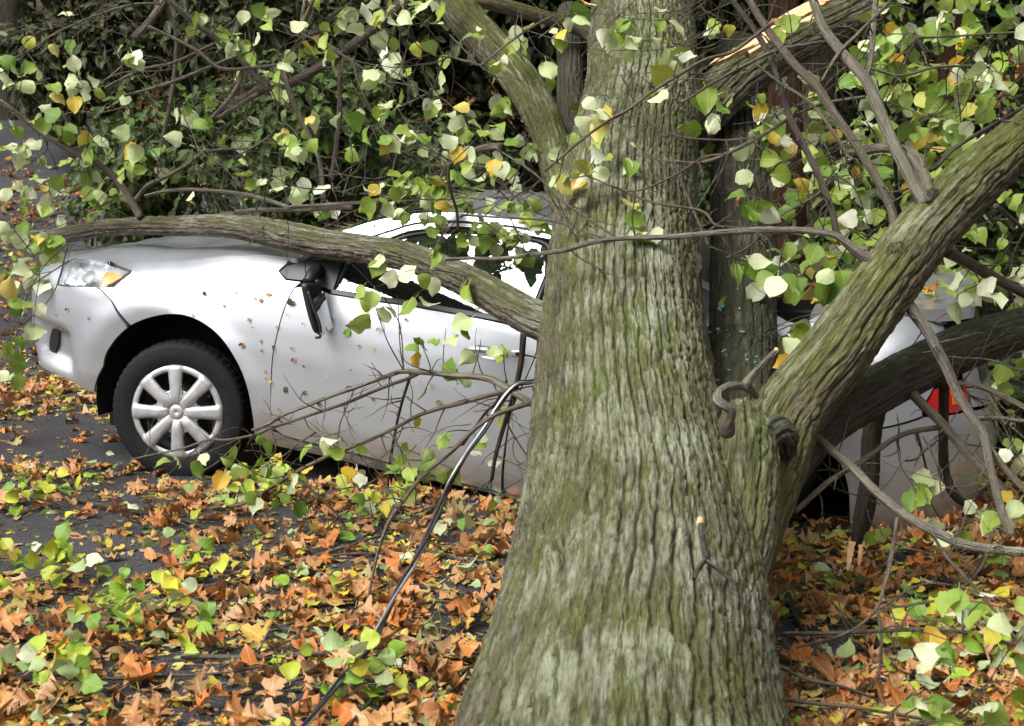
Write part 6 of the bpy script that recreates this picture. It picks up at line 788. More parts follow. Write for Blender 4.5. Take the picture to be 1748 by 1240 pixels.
# ================================================================= the fallen tree
TB = np.array(TRUNK[0][:3])
TREE = empty('fallen_tree', TB)
tag(TREE, 'big mossy linden tree fallen across the silver car with its limbs and pale leaves', 'tree')
def trunk_mesh():
    p = np.array(TRUNK); sm = spline(p, 90); kr = np.exp(-(np.arange(-12, 13)/5.5)**2); kr /= kr.sum(); sp_ = np.pad(sm, ((12, 12), (0, 0)), 'reflect', reflect_type='odd')
    p = np.stack([np.convolve(sp_[:, q], kr, 'valid') for q in range(4)], -1)[::3]; n, m = 1050, 460
    V, Fq, rg, bc = tube_arrays(p, n, m, .017, 3, False, .045)
    Dr = tube_arrays.D; ax = p[20, :3]-p[8, :3]; ax /= np.linalg.norm(ax); rg = rg.copy()
    for c, lat, lon, kind in SCARS:                   # healed wounds and knots in the bark
        q = V-np.array(c); al = q@ax; la = np.sqrt(np.maximum((q*q).sum(1)-al*al, 0)); k = np.sqrt((la/lat)**2+(al/lon)**2)+.18*fbm(V*9, 2, 5)
        if kind == 'callus':
            wgt = 1/(1+np.exp((k-.95)*9)); V = V-Dr*(.012*rg*.65*wgt)[:, None]+Dr*(.012*wgt)[:, None]+Dr*(.022*np.exp(-((k-1.12)/.13)**2)*np.clip(al/lon+.35, 0, 1))[:, None]; rg = rg+.30*wgt-.25*np.exp(-((k-1.28)/.10)**2)
        elif kind == 'scar':
            wgt = 1/(1+np.exp((k-.9)*8)); V = V-Dr*(.012*rg*.5*wgt)[:, None]; rg = rg+.75*wgt
        else:
            V = V-Dr*(.035*np.exp(-(k/.55)**2))[:, None]+Dr*(.018*np.exp(-((k-1)/.3)**2))[:, None]
    return V, Fq, rg, bc
V, Fq, rg, bc = trunk_mesh()
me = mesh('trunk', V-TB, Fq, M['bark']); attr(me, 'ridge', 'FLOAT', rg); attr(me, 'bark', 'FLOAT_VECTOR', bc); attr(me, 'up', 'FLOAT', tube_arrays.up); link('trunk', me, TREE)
LM = ['bark_limb', 'bark_dark', 'bark_dark', 'bark_pale', 'bark_limb', 'bark_limb', 'bark_dark', 'bark', 'bark_dark', 'bark_dark']
for i, (pts, mt) in enumerate(zip(LIMBS, LM)):
    r = max(p[3] for p in pts); L = sum(math.dist(pts[k][:3], pts[k+1][:3]) for k in range(len(pts)-1))
    big = r > .06
    o = tube('limb', pts, M[mt], n=int(L/(.007 if big else .012)), m=(150 if r > .1 else 80 if big else 30), bark=(.013 if r > .1 else .008 if big else .003), seed=20+i*7, parent=TREE, off=TB, knots=.09, fscale=1.0 if r > .1 else 1.5)
    if i == 8: o['label'] = 'dark broken limb propped upright on the ground'
# swollen burl and scars where the limbs leave the trunk
def lump(name, c, rad, mt, seed, amp=.25, dirn=None, bark=.012):
    n, m = 40, 60; ph = np.linspace(.001, np.pi-.001, n); tt = np.linspace(0, 2*np.pi, m, endpoint=False)
    D = np.stack([np.sin(ph)[:, None]*np.cos(tt), np.sin(ph)[:, None]*np.sin(tt), np.repeat(np.cos(ph)[:, None], m, 1)], -1)
    R = 1+amp*fbm(D*1.8+seed, 3, seed)+.10*fbm(D*np.array([9, 9, 3.])+seed, 2, seed+3)
    V = (D*R[..., None]*np.array(rad)).reshape(-1, 3)
    if dirn is not None: V = V@np.array(Vector(dirn).to_track_quat('Z', 'Y').to_matrix()).T
    V = V + np.array(c)-TB
    i = np.arange(n-1)[:, None]*m; j = np.arange(m)[None]; Fq = np.stack([i+j, i+m+j, i+m+(j+1) % m, i+(j+1) % m], -1).reshape(-1, 4)
    me = mesh(name, V, Fq, M[mt]); attr(me, 'ridge', 'FLOAT', np.full(len(V), .2)); attr(me, 'bark', 'FLOAT_VECTOR', (D*np.array(rad)[None, None]*np.array([1, 1, .3])).reshape(-1, 3)); return link(name, me, TREE)
tube('burl', COLLAR, M['bark_dark'], 60, 60, .012, 31, TREE, TB, .3)
tube('burl', BURL, M['bark'], 150, 170, .016, 77, TREE, TB, .14)
for c, rad, mt, dr in LUMPS: lump('burl', c, rad, mt, int(abs(c[0]*100)), .22, dr)
# curled dead branch with a snapped stick, out of a rotten hole
for pts in CURL: tube('dead_branch', pts, M['bark_branch'], 80, 20, .0045, 5, TREE, TB, .4)
V, Fc = rbox(np.array(ROT[0])-TB, (.045, .03, .05), .8); link('rotten_hole', mesh('rotten_hole', V, Fc, M['bark_twig_dark']), TREE); attr(bpy.data.objects['rotten_hole'].data, 'tint', 'FLOAT', np.full(len(V), .93))
V, Fc = rbox(np.array(CURL[1][-1][:3])-TB, (.013, .012, .014), .9); link('broken_end', mesh('broken_end', V, Fc, M['split_wood']), TREE)
# torn pale wood of the snapped limbs
def splinter(pts, w, parent, off, seed, mt='split_wood', name='splinter'):
    r = random.Random(seed); pts = np.array(pts); n = 14; S = spline(pts, n); T, U, W_ = frames(S[:, :3]); V = []
    for i in range(n):
        s = i/(n-1); ww = w*(1-.55*s)*(1+r.uniform(-.25, .25)) if i < n-1 else .002; hh = ww*.32
        for a, b in ((-1, -.6), (-.3, -1), (.5, -.8), (1, .1), (.4, .9), (-.6, .8)): V.append(S[i, :3]+U[i]*a*ww*(1+r.uniform(-.2, .2))+W_[i]*b*hh*(1+r.uniform(-.4, .4)))
    V = np.array(V)-np.array(off); Fc = [(i*6+j, i*6+(j+1) % 6, (i+1)*6+(j+1) % 6, (i+1)*6+j) for i in range(n-1) for j in range(6)]+[tuple(range(5, -1, -1))]
    me = mesh(name, V, Fc, M[mt], False); attr(me, 'bark', 'FLOAT_VECTOR', np.array([(v[0]*.6, v[1]*.6, v[2]*.6) for v in V])); return link(name, me, parent)
for k, (pts, w_) in enumerate(SPLINTERS): splinter(pts, w_, TREE, TB, 40+k)
# branches, each a part; spurs and buds grow from them
NODES = []
def spurs(pts, n, lmax):
    S = spline(pts, 40); out = []
    for _ in range(n):
        i = random.randrange(4, 38); a = S[i]; t = S[min(i+1, 39), :3]-S[i-1, :3]; t /= max(np.linalg.norm(t), 1e-6)
        dv = rand_dirs(1)[0]; dv = dv-t*(dv@t); dv /= np.linalg.norm(dv); d2 = dv+t*random.uniform(-.2, .9); d2[2] += .1; d2 /= np.linalg.norm(d2)
        L = random.uniform(.25, 1)*lmax; r0 = min(a[3]*.55, .0035); p = a[:3].copy(); ln = [(*p, r0)]
        for q in range(4):
            d2 = d2+rand_dirs(1)[0]*.38; d2 /= np.linalg.norm(d2); p = p+d2*L/4; ln.append((*p, r0*(1-.2*(q+1))))
        out.append(ln)
        if random.random() < .6:
            e = np.array(ln[2]); d3 = d2+rand_dirs(1)[0]*.9; d3 /= np.linalg.norm(d3)
            out.append([tuple(e), (*(e[:3]+d3*L*.25), r0*.6), (*(e[:3]+d3*L*.45+rand_dirs(1)[0]*.02), r0*.35)])
    return out
SPUR = []
for i, pts in enumerate(BRANCHES):
    r = max(p[3] for p in pts); mt = 'bark_branch' if i in PALEB else ('bark_twig_dark' if i in DARKB else 'bark_twig')
    q = np.array(pts); jit = q[:, :3]+.006*fbm(q[:, :3]*9+i, 2, i)[:, None]*np.ones(3); q[:, :3] = jit
    L = np.linalg.norm(np.diff(q[:, :3], axis=0), axis=1).sum()
    tube('branch', q, M[mt], n=max(8, int(L/.014)), m=(20 if r > .018 else 10 if r > .007 else 7), bark=.0012 if r > .008 else .0004, seed=90+i, parent=TREE, off=TB, knots=.30)
    SPUR += spurs(q, int(3+L*6), .26)
    S = spline(q, max(6, int(L/.06))); NODES += [tuple(x) for x in S]
for lp in LIMBS: NODES += [tuple(x) for x in spline(np.array(lp), 30)]
NODES = np.array(NODES)
# leaf clusters
LP, LN, LH, LS, LK = [], [], [], [], []; TW = []
camp = np.array([0, 0, CAM_H])
for (cx, cy, cz, n, sp, kind) in CLUSTERS:
    c = np.array([cx, cy, cz]); d = np.linalg.norm(NODES[:, :3]-c, axis=1); k = int(np.argmin(d))
    if d[k] < .75: a = NODES[k, :3]
    else: a = c+np.array([random.uniform(-.25, .25), random.uniform(-.1, .2), random.uniform(.15, .4)])
    mid = (a+c)/2+rand_dirs(1)[0]*.18*np.linalg.norm(c-a); r0 = .0028
    path = spline(np.array([(*a, r0), (*mid, r0*.8), (*c, r0*.55), (*(c+(c-mid)*.45+np.array([0, 0, -.02])), r0*.4)]), 12); TW.append(path)
    for q in range(int(n)):
        s = random.uniform(.45, 1); base = path[int(s*11), :3]
        tgt = c + rand_dirs(1)[0]*np.array([sp, sp*.8, sp])*random.uniform(.35, 1.25)
        dv = tgt-base; dl = np.linalg.norm(dv)+1e-6; size = random.uniform(.05, .09)*(.82 if kind in ('roof', 'low') else .74 if kind == 'near' else 1)
        if dl > .06:
            b1 = tgt-dv/dl*.045; mid_ = (base+b1)/2+rand_dirs(1)[0]*.12*dl+np.array([0, 0, .1*dl]); TW.append(np.array([(*base, .0013), (*mid_, .0011), (*b1, .0009)])); base = b1
        head = dv/dl*.5+np.array([random.uniform(-.4, .4), random.uniform(-.3, .3), -random.uniform(.1, .9)])
        nr = rand_dirs(1)[0]*.75; tow = camp-tgt; tow /= np.linalg.norm(tow)
        nr = nr+tow*.62+np.array([0, 0, .35])
        if random.random() < PALEP[kind]: nr = -nr
        LP.append(base); LN.append(nr); LH.append(head); LS.append(size); LK.append(1 if random.random() < .055 else 0)
LP, LN, LH, LS, LK = map(np.array, (LP, LN, LH, LS, LK)); LB = basis(LN, LH)
# a denser spread of leaves deeper in the crown, on the far side of the car
def zone(n, x0, x1, y0, y1, z0, z1, pale):
    P_ = np.stack([RNG.uniform(x0, x1, n), RNG.uniform(y0, y1, n), RNG.uniform(z0, z1, n)], -1)
    px_, py_, _ = proj(P_); keep = (fbm(P_*1.9, 2, 71) > -.02) & ~((np.abs(px_-.262) < .075) & (py_ > .28)); P_ = P_[keep]; n = len(P_); nr = rand_dirs(n)*.8+np.array([0, -.5, .35]); nr[RNG.random(n) < pale] *= -1
    return P_, basis(nr, rand_dirs(n)*.6+np.array([0, 0, -.8])), RNG.uniform(.06, .095, n)
Z = [zone(*z_) for z_ in ZONES]
P2 = np.vstack([z_[0] for z_ in Z]); B2 = np.vstack([z_[1] for z_ in Z]); S2 = np.concatenate([z_[2] for z_ in Z])
allP = np.vstack([LP, P2]); allB = np.vstack([LB, B2]); allS = np.r_[LS, S2]; allK = np.r_[LK, (RNG.random(len(P2)) < .07).astype(int)]
rank = np.where(inview(allP), allS/proj(allP)[2], 0); order = np.argsort(-rank); topi = order[:300]; rest = order[300:]
for kk, mt in ((0, 'leaf_linden'), (1, 'leaf_yellow')):
    a = topi[allK[topi] == kk]; leaf_objects('leaf', 'linden', mt, allP[a], allB[a], allS[a], TREE, TB)
    a = rest[allK[rest] == kk]; leaf_cloud('leaves' if kk == 0 else 'yellow_leaves', 'linden', mt, allP[a], allB[a], allS[a], TREE, TB)
def join_tubes(name, lines, mat, parent, off, m=5, step=.03):
    prt = []
    for ln in lines:
        ln = np.array(ln); L = np.linalg.norm(np.diff(ln[:, :3], axis=0), axis=1).sum(); ln[:, :3] -= np.array(off)
        v, f, _, _ = tube_arrays(ln, max(4, int(L/step)), m, 0, 1, False); prt.append((v, f))
    VV, FF, b = [], [], 0
    for v, f in prt: VV.append(v); FF.append(f+b); b += len(v)
    V = np.vstack(VV); me = mesh(name, V, np.vstack(FF), mat); attr(me, 'bark', 'FLOAT_VECTOR', V*np.array([1, 1, .6])); attr(me, 'ridge', 'FLOAT', np.zeros(len(V)))
    o = link(name, me, parent); o['kind'] = 'stuff'; return o
# fine twigs in the crown
def wander(p, d, L, r, k=7):
    ln = [(*p, r)]; p = np.array(p, float); d = np.array(d, float)
    for q in range(k):
        d = d+rand_dirs(1)[0]*.30; d /= np.linalg.norm(d); p = p+d*L/k; ln.append((*p, r*(1-.7*(q+1)/k)))
    return ln
for (n, x0, x1, y0, y1, z0, z1, L) in TWIGZ:
    for _ in range(n):
        p = (random.uniform(x0, x1), random.uniform(y0, y1), random.uniform(z0, z1)); d = rand_dirs(1)[0]*np.array([1, .5, .75])
        ln = wander(p, d, random.uniform(.5, 1)*L, random.uniform(.0018, .0048)); SPUR.append(ln)
        for _q in range(2): e = ln[random.randrange(2, 6)]; SPUR.append(wander(e[:3], rand_dirs(1)[0], L*.3, e[3]*.7, 4))
join_tubes('twigs', SPUR+[list(map(tuple, t)) for t in TW], M['bark_twig'], TREE, TB)

# ================================================================= cables, sticks, litter on the ground
def cable(pts, label, strands, name='power_cable', tw=9.):
    c0 = np.array(pts[0][:3]); root = empty(name, c0); tag(root, label, 'cable')
    S = spline(np.array(pts), 90); T, U, W_ = frames(S[:, :3])
    for k, (mt, r, ro) in enumerate(strands):
        a = np.linspace(0, tw, 90)+2*math.pi*k/max(len(strands), 1)+.5*np.sin(np.linspace(0, 9, 90)+k)
        P_ = S[:, :3]+ro*(U*np.cos(a)[:, None]+W_*np.sin(a)[:, None]); tube('strand', np.c_[P_, np.full(90, r)], M[mt], 220, 8, parent=root, off=c0)
    return root
cable(CABLES[0], 'torn down power line of black strands and one bare wire hanging beside the car', [('cable_black', .0046, .0062), ('cable_metal', .0046, .0062), ('cable_black', .0042, .0062)], tw=14)
cable(GCABLES[0], 'thick black cable lying on the leaves close to the trunk', [('cable_black', .0045, 0)])
cable(GCABLES[1], 'thin black wire lying on the leaves behind the thick cable', [('cable_black', .0035, 0)])
STL = ['long dark curved stick on the asphalt near the front wheel', 'long straight mossy branch lying on leaves from the trunk leftwards', 'thin pale twig on the leaves in line with the mossy branch', 'thin straight twig on the leaves below the hanging cable',
       'slender bent twig lying across the leaves below the car sill', 'wavy brown twig on the leaves between the cables', 'thin brown twig crossing the leaves at the bottom edge', 'bent twig slanting over oak leaves up to the trunk',
       'little twig on bare asphalt at the lower left corner', 'short thick dark stick on the ground just behind the right side of the trunk']
for i, (pts, lb) in enumerate(zip(GBRANCH, STL)):
    root = empty('fallen_stick', pts[0][:3]); tag(root, lb, 'stick')
    L = sum(math.dist(pts[k][:3], pts[k+1][:3]) for k in range(len(pts)-1)); q = np.array(pts); q[:, 2] += .012*np.abs(fbm(q[:, :3]*3, 2, i))
    tube('stem', q, M['bark_dark' if i in (0, 9) else 'bark_twig'], int(L/.012), 9, .001, 60+i, root, pts[0][:3], .25)
    sp = [ln for ln in spurs(q, 3+int(L*3), .25)]
    for ln in sp:
        a = np.array(ln); a[:, 2] = np.maximum(a[:, 2], .006); tube('side_twig', a, M['bark_twig'], 10, 5, parent=root, off=pts[0][:3])
# forked twig lying on the trunk
root = empty('forked_twig', YTWIG[0][0][:3]); tag(root, 'small dark forked twig lying on the bark of the fallen trunk', 'twig')
for ln in YTWIG: tube('stem', ln, M['bark_twig_dark'], 16, 8, .0008, 3, root, YTWIG[0][0][:3], .2)
V, Fc = rbox(np.array(YTWIG[0][0][:3])-np.array(YTWIG[0][0][:3]), (.016, .016, .03), .8); link('snapped_end', mesh('snapped_end', V, Fc, M['split_wood']), root)
# crumbs of window glass on the second stem
for k, p in enumerate(SHARDS):
    n_ = 5; r = random.Random(k); s = r.uniform(.0025, .007) if k > 7 else r.uniform(.009, .016)
    a = sorted(r.uniform(0, 6.28) for _ in range(n_)); V = [(s*math.cos(t)*r.uniform(.6, 1.2), s*math.sin(t)*r.uniform(.4, .8), h) for h in (0, .004) for t in a]
    Fc = [tuple(range(n_-1, -1, -1)), tuple(range(n_, 2*n_))]+[(i, (i+1) % n_, n_+(i+1) % n_, n_+i) for i in range(n_)]
    o = link('glass_shard', mesh('glass_shard', V, Fc, M['shard_glass'], False)); o.location = p; o.rotation_euler = (math.radians(r.uniform(40, 80)), r.uniform(-.4, .4), r.uniform(-.5, .5))
    tag(o, 'crumb of teal window glass stuck on the dark second stem of the tree', 'glass shard', 'glass crumbs on the dark stem')
# ---- leaf litter
def dens(x, y):
    P_ = np.stack([x*1.3, y*1.3, x*0+3], -1); d = 1.0+.8*fbm(P_, 3, 41)
    for bx, by, rx, ry, k in BARE: d = d*(1-k*np.exp(-(((x-bx)/rx)**2+((y-by)/ry)**2)**1.5))
    return np.clip(d, .03, 1.3)
def scatter(n, kind_bias, y0=3.0, y1=13.5, xw=.42, x0=0., pad=.8):
    y = y0+(y1-y0)*RNG.random(n)**1.15; x = x0+(RNG.random(n)*2-1)*(xw*y+pad); k = RNG.random(n) < dens(x, y)*.75+kind_bias
    ca, sa = math.cos(-CAR_YAW), math.sin(-CAR_YAW); u = (x-CAR_ORG[0])*ca-(y-CAR_ORG[1])*sa; v = (x-CAR_ORG[0])*sa+(y-CAR_ORG[1])*ca
    k &= ~((u > -.7) & (u < 3.4) & (np.abs(v) < .78)); return x[k], y[k]
def lay(x, y, zmax=.05, tilt=.32, flip=.35):
    n = len(x); P_ = np.stack([x, y, ground_z(x, y)+.008+RNG.random(n)**2*zmax*np.clip(dens(x, y), .1, 1.2)], -1)
    nr = np.array([0, 0, 1.])+rand_dirs(n)*tilt*RNG.uniform(.2, 1.6, n)[:, None]; nr[RNG.random(n) < flip] *= -1
    a = RNG.random(n)*6.28; return P_, basis(nr, np.stack([np.cos(a), np.sin(a), a*0], -1))
LSET = [('oak', 'leaf_oak', 11500, (.07, .14), 0, 'fallen brown oak leaf', 'russet lobed oak leaf', 'brown oak leaves on the ground'),
        ('oval', 'leaf_yellow', 6000, (.03, .068), .05, 'fallen yellow leaf', 'yellow oval leaf', 'yellow leaves on the ground'),
        ('linden', 'leaf_green', 5200, (.032, .07), .02, 'fallen green leaf', 'green heart shaped leaf', 'green leaves on the ground')]
for kd, mt, n, (s0, s1), kb, nm, lb, gp in LSET:
    x, y = scatter(n, kb); P_, B_ = lay(x, y, .06 if kd == 'oak' else .07, .5 if kd == 'oak' else .6, .5 if kd == 'linden' else .35); S_ = RNG.uniform(s0, s1, len(x))
    rank = np.where(inview(P_, -.005), S_/proj(P_)[2], 0); od = np.argsort(-rank); a, b_ = od[:300], od[300:]
    px_, py_, _ = proj(P_[a])
    for q, i in enumerate(a):
        u, v = px_[q]*1748+874, 620-py_[q]*1748
        where = ('in the far corner beyond the front bumper' if u < 170 and v < 720 else 'behind the car among the branches' if v < 640 and u < 900 else 'by the bare asphalt near the front wheel' if u < 460 and v < 900 else 'at the left edge below the long dark stick' if u < 180 else
                 'in the bottom left part below the mossy branch' if u < 480 and v > 1125 else 'between the front wheel and the mossy branch' if u < 480 else 'under the hanging cable near the bottom edge' if u < 860 and v > 1125 else 'left of the hanging cable below the car sill' if u < 690 else
                 'between the hanging cable and the trunk' if u < 1000 else 'at the foot of the broken upright limb' if v < 1000 and u < 1560 else 'right of the trunk near the bottom edge' if v > 1120 and u < 1560 else 'right of the trunk near the horizontal twig' if u < 1560 else 'at the right edge under the drooping leaves')
        leaf_objects(nm.replace(' ', '_'), kd, mt, P_[i:i+1], B_[i:i+1], S_[i:i+1], None, (0, 0, 0), lb+' '+where, 'leaf', gp)
    tag(leaf_cloud(kd+'_leaf_litter', kd, mt, P_[b_], B_[b_], S_[b_]), None, None)
for kd, mt, n, s0, s1 in (('oval', 'leaf_brown', 22000, .018, .06), ('oval', 'leaf_yellow', 5000, .014, .035), ('oval', 'leaf_green', 4600, .014, .045), ('maple', 'leaf_brown', 1800, .06, .12), ('oval', 'leaf_oak', 3600, .05, .10)):
    x, y = scatter(n, .07); P_, B_ = lay(x, y, .03, .4); tag(leaf_cloud('small_leaf_litter', kd, mt, P_, B_, RNG.uniform(s0, s1, len(x))))
# thick leaves on the bank
n = 2600; x = RNG.uniform(-8, 6, n); y = RNG.uniform(14.6, 16.4, n); P_, B_ = lay(x, y, .10, .6); tag(leaf_cloud('bank_leaf_litter', 'oak', 'leaf_oak', P_, B_, RNG.uniform(.12, .2, n)))
# twig litter
TL = []
for _ in range(360):
    y = random.uniform(3.3, 6.6); x = random.uniform(-.42, .42)*y; a = random.uniform(0, 6.28); L = random.uniform(.15, .7)
    ln = wander((x, y, .02), (math.cos(a), math.sin(a), 0), L, random.uniform(.0012, .003)); TL.append([(p[0], p[1], max(.006, .015+.05*abs(p[2]-.02)), p[3]) for p in ln])
join_tubes('twig_litter', TL, M['bark_twig'], None, (0, 0, 0))
# leafy sprigs broken off the tree
for k, (x, y, n, rad, lb) in enumerate(SPRIGS):
    root = empty('leafy_sprig', (x, y, 0)); tag(root, lb, 'sprig')
    a = random.uniform(0, 6.28); stem = [(x-rad*math.cos(a), y-rad*.7*math.sin(a), .02, .004), (x, y, .05, .003), (x+rad*math.cos(a+.4), y+rad*.7*math.sin(a+.4), .05, .0015)]
    tube('stem', stem, M['bark_twig'], 14, 6, parent=root, off=(x, y, 0))
    n = int(n*2.8); ps = np.stack([x+RNG.normal(size=n)*rad*.48, y+RNG.normal(size=n)*rad*.36, RNG.uniform(.03, .15, n)], -1); nr = rand_dirs(n)*.7+np.array([0, -.3, .7]); nr[RNG.random(n) < .22] *= -1
    leaf_objects('leaf', 'linden', 'leaf_green', ps, basis(nr, rand_dirs(n)+np.array([0, -.2, -.1])), RNG.uniform(.038, .068, n), root, (x, y, 0))
# scraps stuck to the wet paint
for k, (t, zl) in enumerate(FLECKS):
    p = skin(t, zl); nn = skin_n(t, zl); R_ = np.array(CAR.rotation_euler.to_matrix()) if False else np.array(Matrix.Rotation(CAR_YAW, 3, 'Z'))
    pw = np.array(CAR_ORG)+R_@(p+nn*.003); nw = R_@nn; s = random.uniform(.009, .021) if k % 6 else random.uniform(.022, .036)
    mt = random.choice(['leaf_brown', 'leaf_oak', 'leaf_brown', 'leaf_green', 'leaf_evergreen']); bb = basis((nw+rand_dirs(1)[0]*.25)[None], rand_dirs(1))
    leaf_objects('leaf_scrap', random.choice(['oval', 'linden']), mt, pw[None]+nw*.004, bb, np.array([s]), None, (0, 0, 0), 'small leaf scrap stuck on the wet silver side of the car', 'leaf scrap', 'leaf scraps stuck to the car')
# leaves and needles on the car's flat tops
def cartop(x0, x1, y0, y1, zf, n, kind, mt, s0, s1, nm, lb, cat, gp):
    X = RNG.uniform(x0, x1, n); Y = RNG.uniform(y0, y1, n); Pc = np.stack([X, Y, np.array([zf(a, b_) for a, b_ in zip(X, Y)])], -1)
    R_ = np.array(Matrix.Rotation(CAR_YAW, 3, 'Z')); Pw = Pc@R_.T+np.array(CAR_ORG); nr = np.array([-.2, -.1, 1.])+rand_dirs(n)*.45; a = RNG.random(n)*6.28
    leaf_objects(nm, kind, mt, Pw, basis(nr, np.stack([np.cos(a), np.sin(a), 0*a], -1)), RNG.uniform(s0, s1, n), None, (0, 0, 0), lb, cat, gp)
bootz = lambda x, y: 1.06+float(drop(x))+.085*max(0, (x-2.86)/.62)**1.5+.015
cartop(2.5, 3.3, -.62, .3, bootz, 26, 'oval', 'leaf_yellow', .04, .08, 'leaf_on_boot', 'yellow leaf lying on the bent boot lid', 'leaf', 'yellow leaves on the boot lid')
cartop(2.5, 3.3, -.62, .3, bootz, 20, 'oak', 'leaf_oak', .07, .11, 'leaf_on_boot', 'brown oak leaf lying on the bent boot lid', 'leaf', 'brown leaves on the boot lid')
R_ = np.array(Matrix.Rotation(CAR_YAW, 3, 'Z')); ND = []
for _ in range(2600):
    s = random.random(); v = random.uniform(-.85, .55); x = .70+.66*s; zl = 1.05+.29*s
    yy = -float(skin(x, min(zl, 1.38))[1]); p = np.array([x-.13*(1-v*v), v*yy, zl+float(drop(x-.13*(1-v*v)))+.025+random.uniform(0, .03)])
    if fbm(p*3, 2, 5) < -.12: continue
    d = np.array([-.9, .15, -.25])+rand_dirs(1)[0]*.45; d /= np.linalg.norm(d); a = R_@p+np.array(CAR_ORG); b_ = a+R_@d*random.uniform(.07, .16); ND.append((a, b_))
V, Fc = [], []
for a, b_ in ND:
    sd_ = np.cross(b_-a, rand_dirs(1)[0]); sd_ = sd_/np.linalg.norm(sd_)*.0016; k = len(V); V += [a-sd_, a+sd_, b_]; Fc.append((k, k+1, k+2))
me = mesh('pine_needles', V, Fc, M['needle'], False); attr(me, 'tint', 'FLOAT', np.repeat(RNG.random(len(ND)), 3)); o = link('pine_needles', me); tag(o, 'loose pine needles covering the windscreen of the car', 'needles', None, 'stuff')

# ================================================================= woods and shrubs behind
def shrub(name, c, rad, n, mat, kind, size, label, group, nobj=40, seed=0, cat='shrub', stems=7):
    x, y, z0 = c; root = empty(name, (x, y, z0)); tag(root, label, cat, group)
    r = np.random.default_rng(seed); nb = 9
    bl = np.stack([r.uniform(-.75, .75, nb)*rad[0], r.uniform(-.6, .6, nb)*rad[1], r.uniform(.25, .85, nb)*rad[2]*2], -1); br = r.uniform(.30, .52, nb)
    w_ = r.integers(0, nb, n); d = r.normal(size=(n, 3)); d /= np.linalg.norm(d, axis=1, keepdims=True); q = r.random(n)**.35
    P_ = bl[w_]+d*(br[w_]*q)[:, None]*np.array(rad)*1.1; P_[:, 2] = np.abs(P_[:, 2])+.02
    nr = d*.7+rand_dirs(n)*.6+np.array([0, -.15, .45]); nr[RNG.random(n) < .12] *= -1
    B_ = basis(nr, rand_dirs(n)*.6+d*.4+np.array([0, 0, -.6])); S_ = r.uniform(*size, n); Pw = P_+np.array(c)
    rank = np.where(inview(Pw), S_/proj(Pw)[2]*(1+.4*(P_[:, 1] < 0)), 0); od = np.argsort(-rank); a, b_ = od[:nobj], od[nobj:]
    leaf_objects('leaf', kind, mat, Pw[a], B_[a], S_[a], root, c)
    leaf_cloud('foliage', kind, mat, Pw[b_], B_[b_], S_[b_], root, c)
    for k in range(stems):
        e = bl[k % nb]; tube('stem', [(e[0]*.25, e[1]*.25, -.1, .02), (e[0]*.6, e[1]*.6, e[2]*.5, .014), (*e, .006)], M['bark_twig_dark'], 12, 6, parent=root, seed=k)
for s in SHRUBS: shrub(*s)
def conifer(c, h, r, n, label, seed):
    x, y = c; z0 = float(ground_z(x, y))-.1; root = empty('conifer', (x, y, z0)); tag(root, label, 'tree', 'dark conifers at the edge of the wood' if y > 0 else 'conifers added behind the camera')
    tube('trunk', [(0, 0, 0, .24), (.02, 0, h*.4, .17), (0, .02, h, .03)], M['bark_dark'], 60, 24, .008, seed, root)
    rr = np.random.default_rng(seed); t = rr.random(n)**.8; zz = .5+t*(h-.5); th = rr.random(n)*6.28; whorl = .75+.25*np.sin(zz*5+th*3); ra = (1-t*.72)*r*whorl*rr.random(n)**.45
    P_ = np.stack([np.cos(th)*ra, np.sin(th)*ra, zz-ra*.25], -1); out = np.stack([np.cos(th), np.sin(th), 0*th-.4], -1)
    leaf_cloud('crown', 'oval', 'leaf_evergreen', P_+np.array([x, y, z0]), basis(rand_dirs(n)*.6+np.array([0, -.2, .8]), out+rand_dirs(n)*.4), rr.uniform(.22, .42, n), root, (x, y, z0))
    BR = []
    for k in range(26):
        z = .6+k/26*(h*.8); a = k*2.4; L = r*(1-z/h*.7)*.9; BR.append([(0, 0, z, .022), (math.cos(a)*L*.5, math.sin(a)*L*.5, z-.05, .014), (math.cos(a)*L, math.sin(a)*L, z-.25*L, .004)])
    for b_ in BR: tube('branch', b_, M['bark_twig_dark'], 8, 6, parent=root)
for i, (x, y, h, r, n, lb) in enumerate(CONIFERS): conifer((x, y), h, r, n, lb, 300+i)
for i, (x, y, h) in enumerate([(-9, -13, 9), (-4.5, -15, 11), (.5, -14, 10), (5, -15.5, 11), (9.5, -13.5, 9)]):  # unseen row behind the camera, added for dark reflections and more top-down light
    conifer((x, y), h, 2.6, 900, 'tall conifer added out of view for the car to reflect', 700+i)
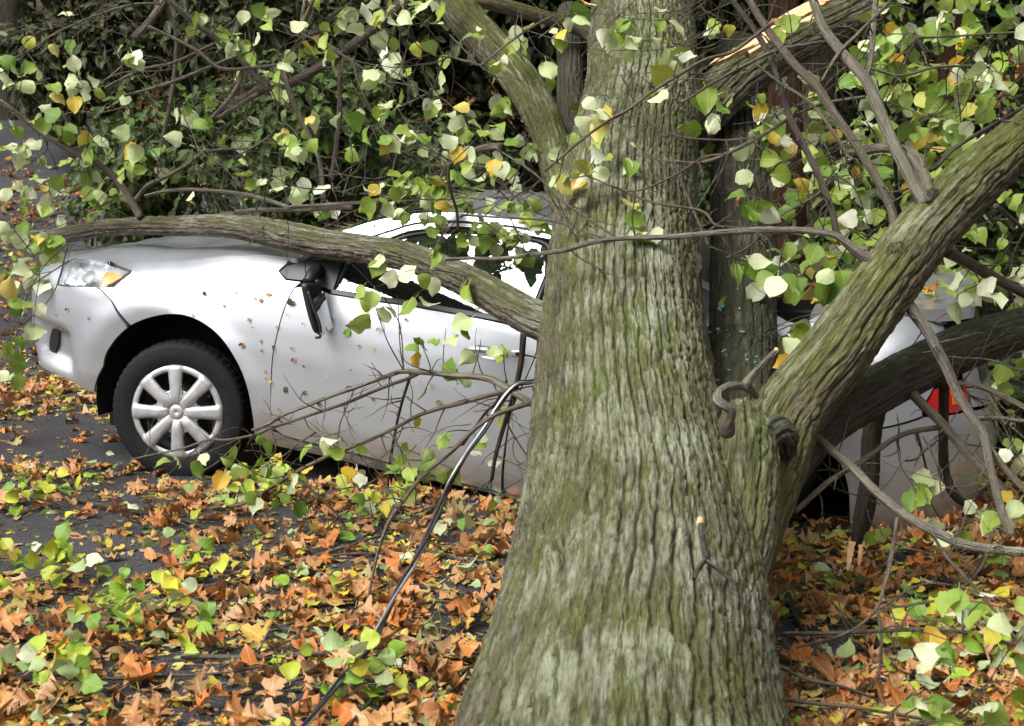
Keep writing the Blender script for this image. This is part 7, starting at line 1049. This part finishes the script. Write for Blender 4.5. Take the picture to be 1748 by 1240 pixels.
for i, (pts, mt, lb) in enumerate(BTRUNKS):
    b0 = pts[0][:3]; root = empty('background_tree', b0); tag(root, lb, 'tree')
    tube('trunk', pts, M[mt], 160, 50, .008, 400+i, root, b0, .06)
    e = np.array(pts[-1][:3]); r = np.random.default_rng(500+i); n = 2200; d = rand_dirs(n)
    leaf_cloud('crown', 'oval', 'leaf_ivy', e+np.array([0, -.5, 2.6])+d*r.uniform(.3, 1, n)[:, None]*np.array([3.6, 3.2, 2.0]), basis(d+rand_dirs(n)*.5, rand_dirs(n)+np.array([0, 0, -.6])), r.uniform(.22, .40, n), root, b0)  # crown out of view overhead, enlarged to shade the background and undersides
    for k in range(4):
        a = k*1.6+i; tube('limb', [(*e-np.array([0, 0, .3]), .05), (*(e+np.array([math.cos(a)*.9, math.sin(a)*.9, .8])), .03), (*(e+np.array([math.cos(a)*1.6, math.sin(a)*1.6, 1.8])), .01)], M[mt], 16, 10, .002, k, root, b0)
# yellow warning tape caught in the twigs at the upper right
x, y, z = TAPE; root = empty('warning_tape', (x, y, z)); root.scale = (.55, .55, .55); tag(root, 'short strip of yellow tape with black letters hanging in the twigs', 'tape')
V = [(s_*.021+.006*math.sin(k*.9), .004*math.sin(k*1.3), -k*.012) for k in range(14) for s_ in (-1, 1)]; V = np.array(V); V[:, 0] -= .03*(V[:, 2]/-.16)
o = link('tape', mesh('tape', V, [(2*k, 2*k+1, 2*k+3, 2*k+2) for k in range(13)], M['tape_yellow']), root)
def stroke(a, b_, w_): a, b_ = np.array(a), np.array(b_); d = (b_-a)/np.linalg.norm(b_-a); q = np.array([-d[1], d[0]])*w_/2; return [a-q, b_-q, b_+q, a+q]
V, Fc = [], []
for z0, sts in ((-.030, [((-1, -1), (1, 1)), ((-1, 1), (1, -1))]), (-.080, [((-1, 0), (1, 0)), ((-1, -1), (-1, 1)), ((1, -1), (1, 1))]), (-.130, [((-1, -.6), (1, -.6)), ((-1, .6), (1, .6)), ((0, -1), (0, 1))])):
    for a, b_ in sts:
        q = stroke((a[0]*.011, a[1]*.014), (b_[0]*.011, b_[1]*.014), .006); k = len(V); V += [(p[0]-.03*(z0-p[1])/-.16*1, -.0075, z0+p[1]) for p in q]; Fc.append((k, k+1, k+2, k+3))
link('lettering', mesh('lettering', V, Fc, M['tape_ink'], False), root)
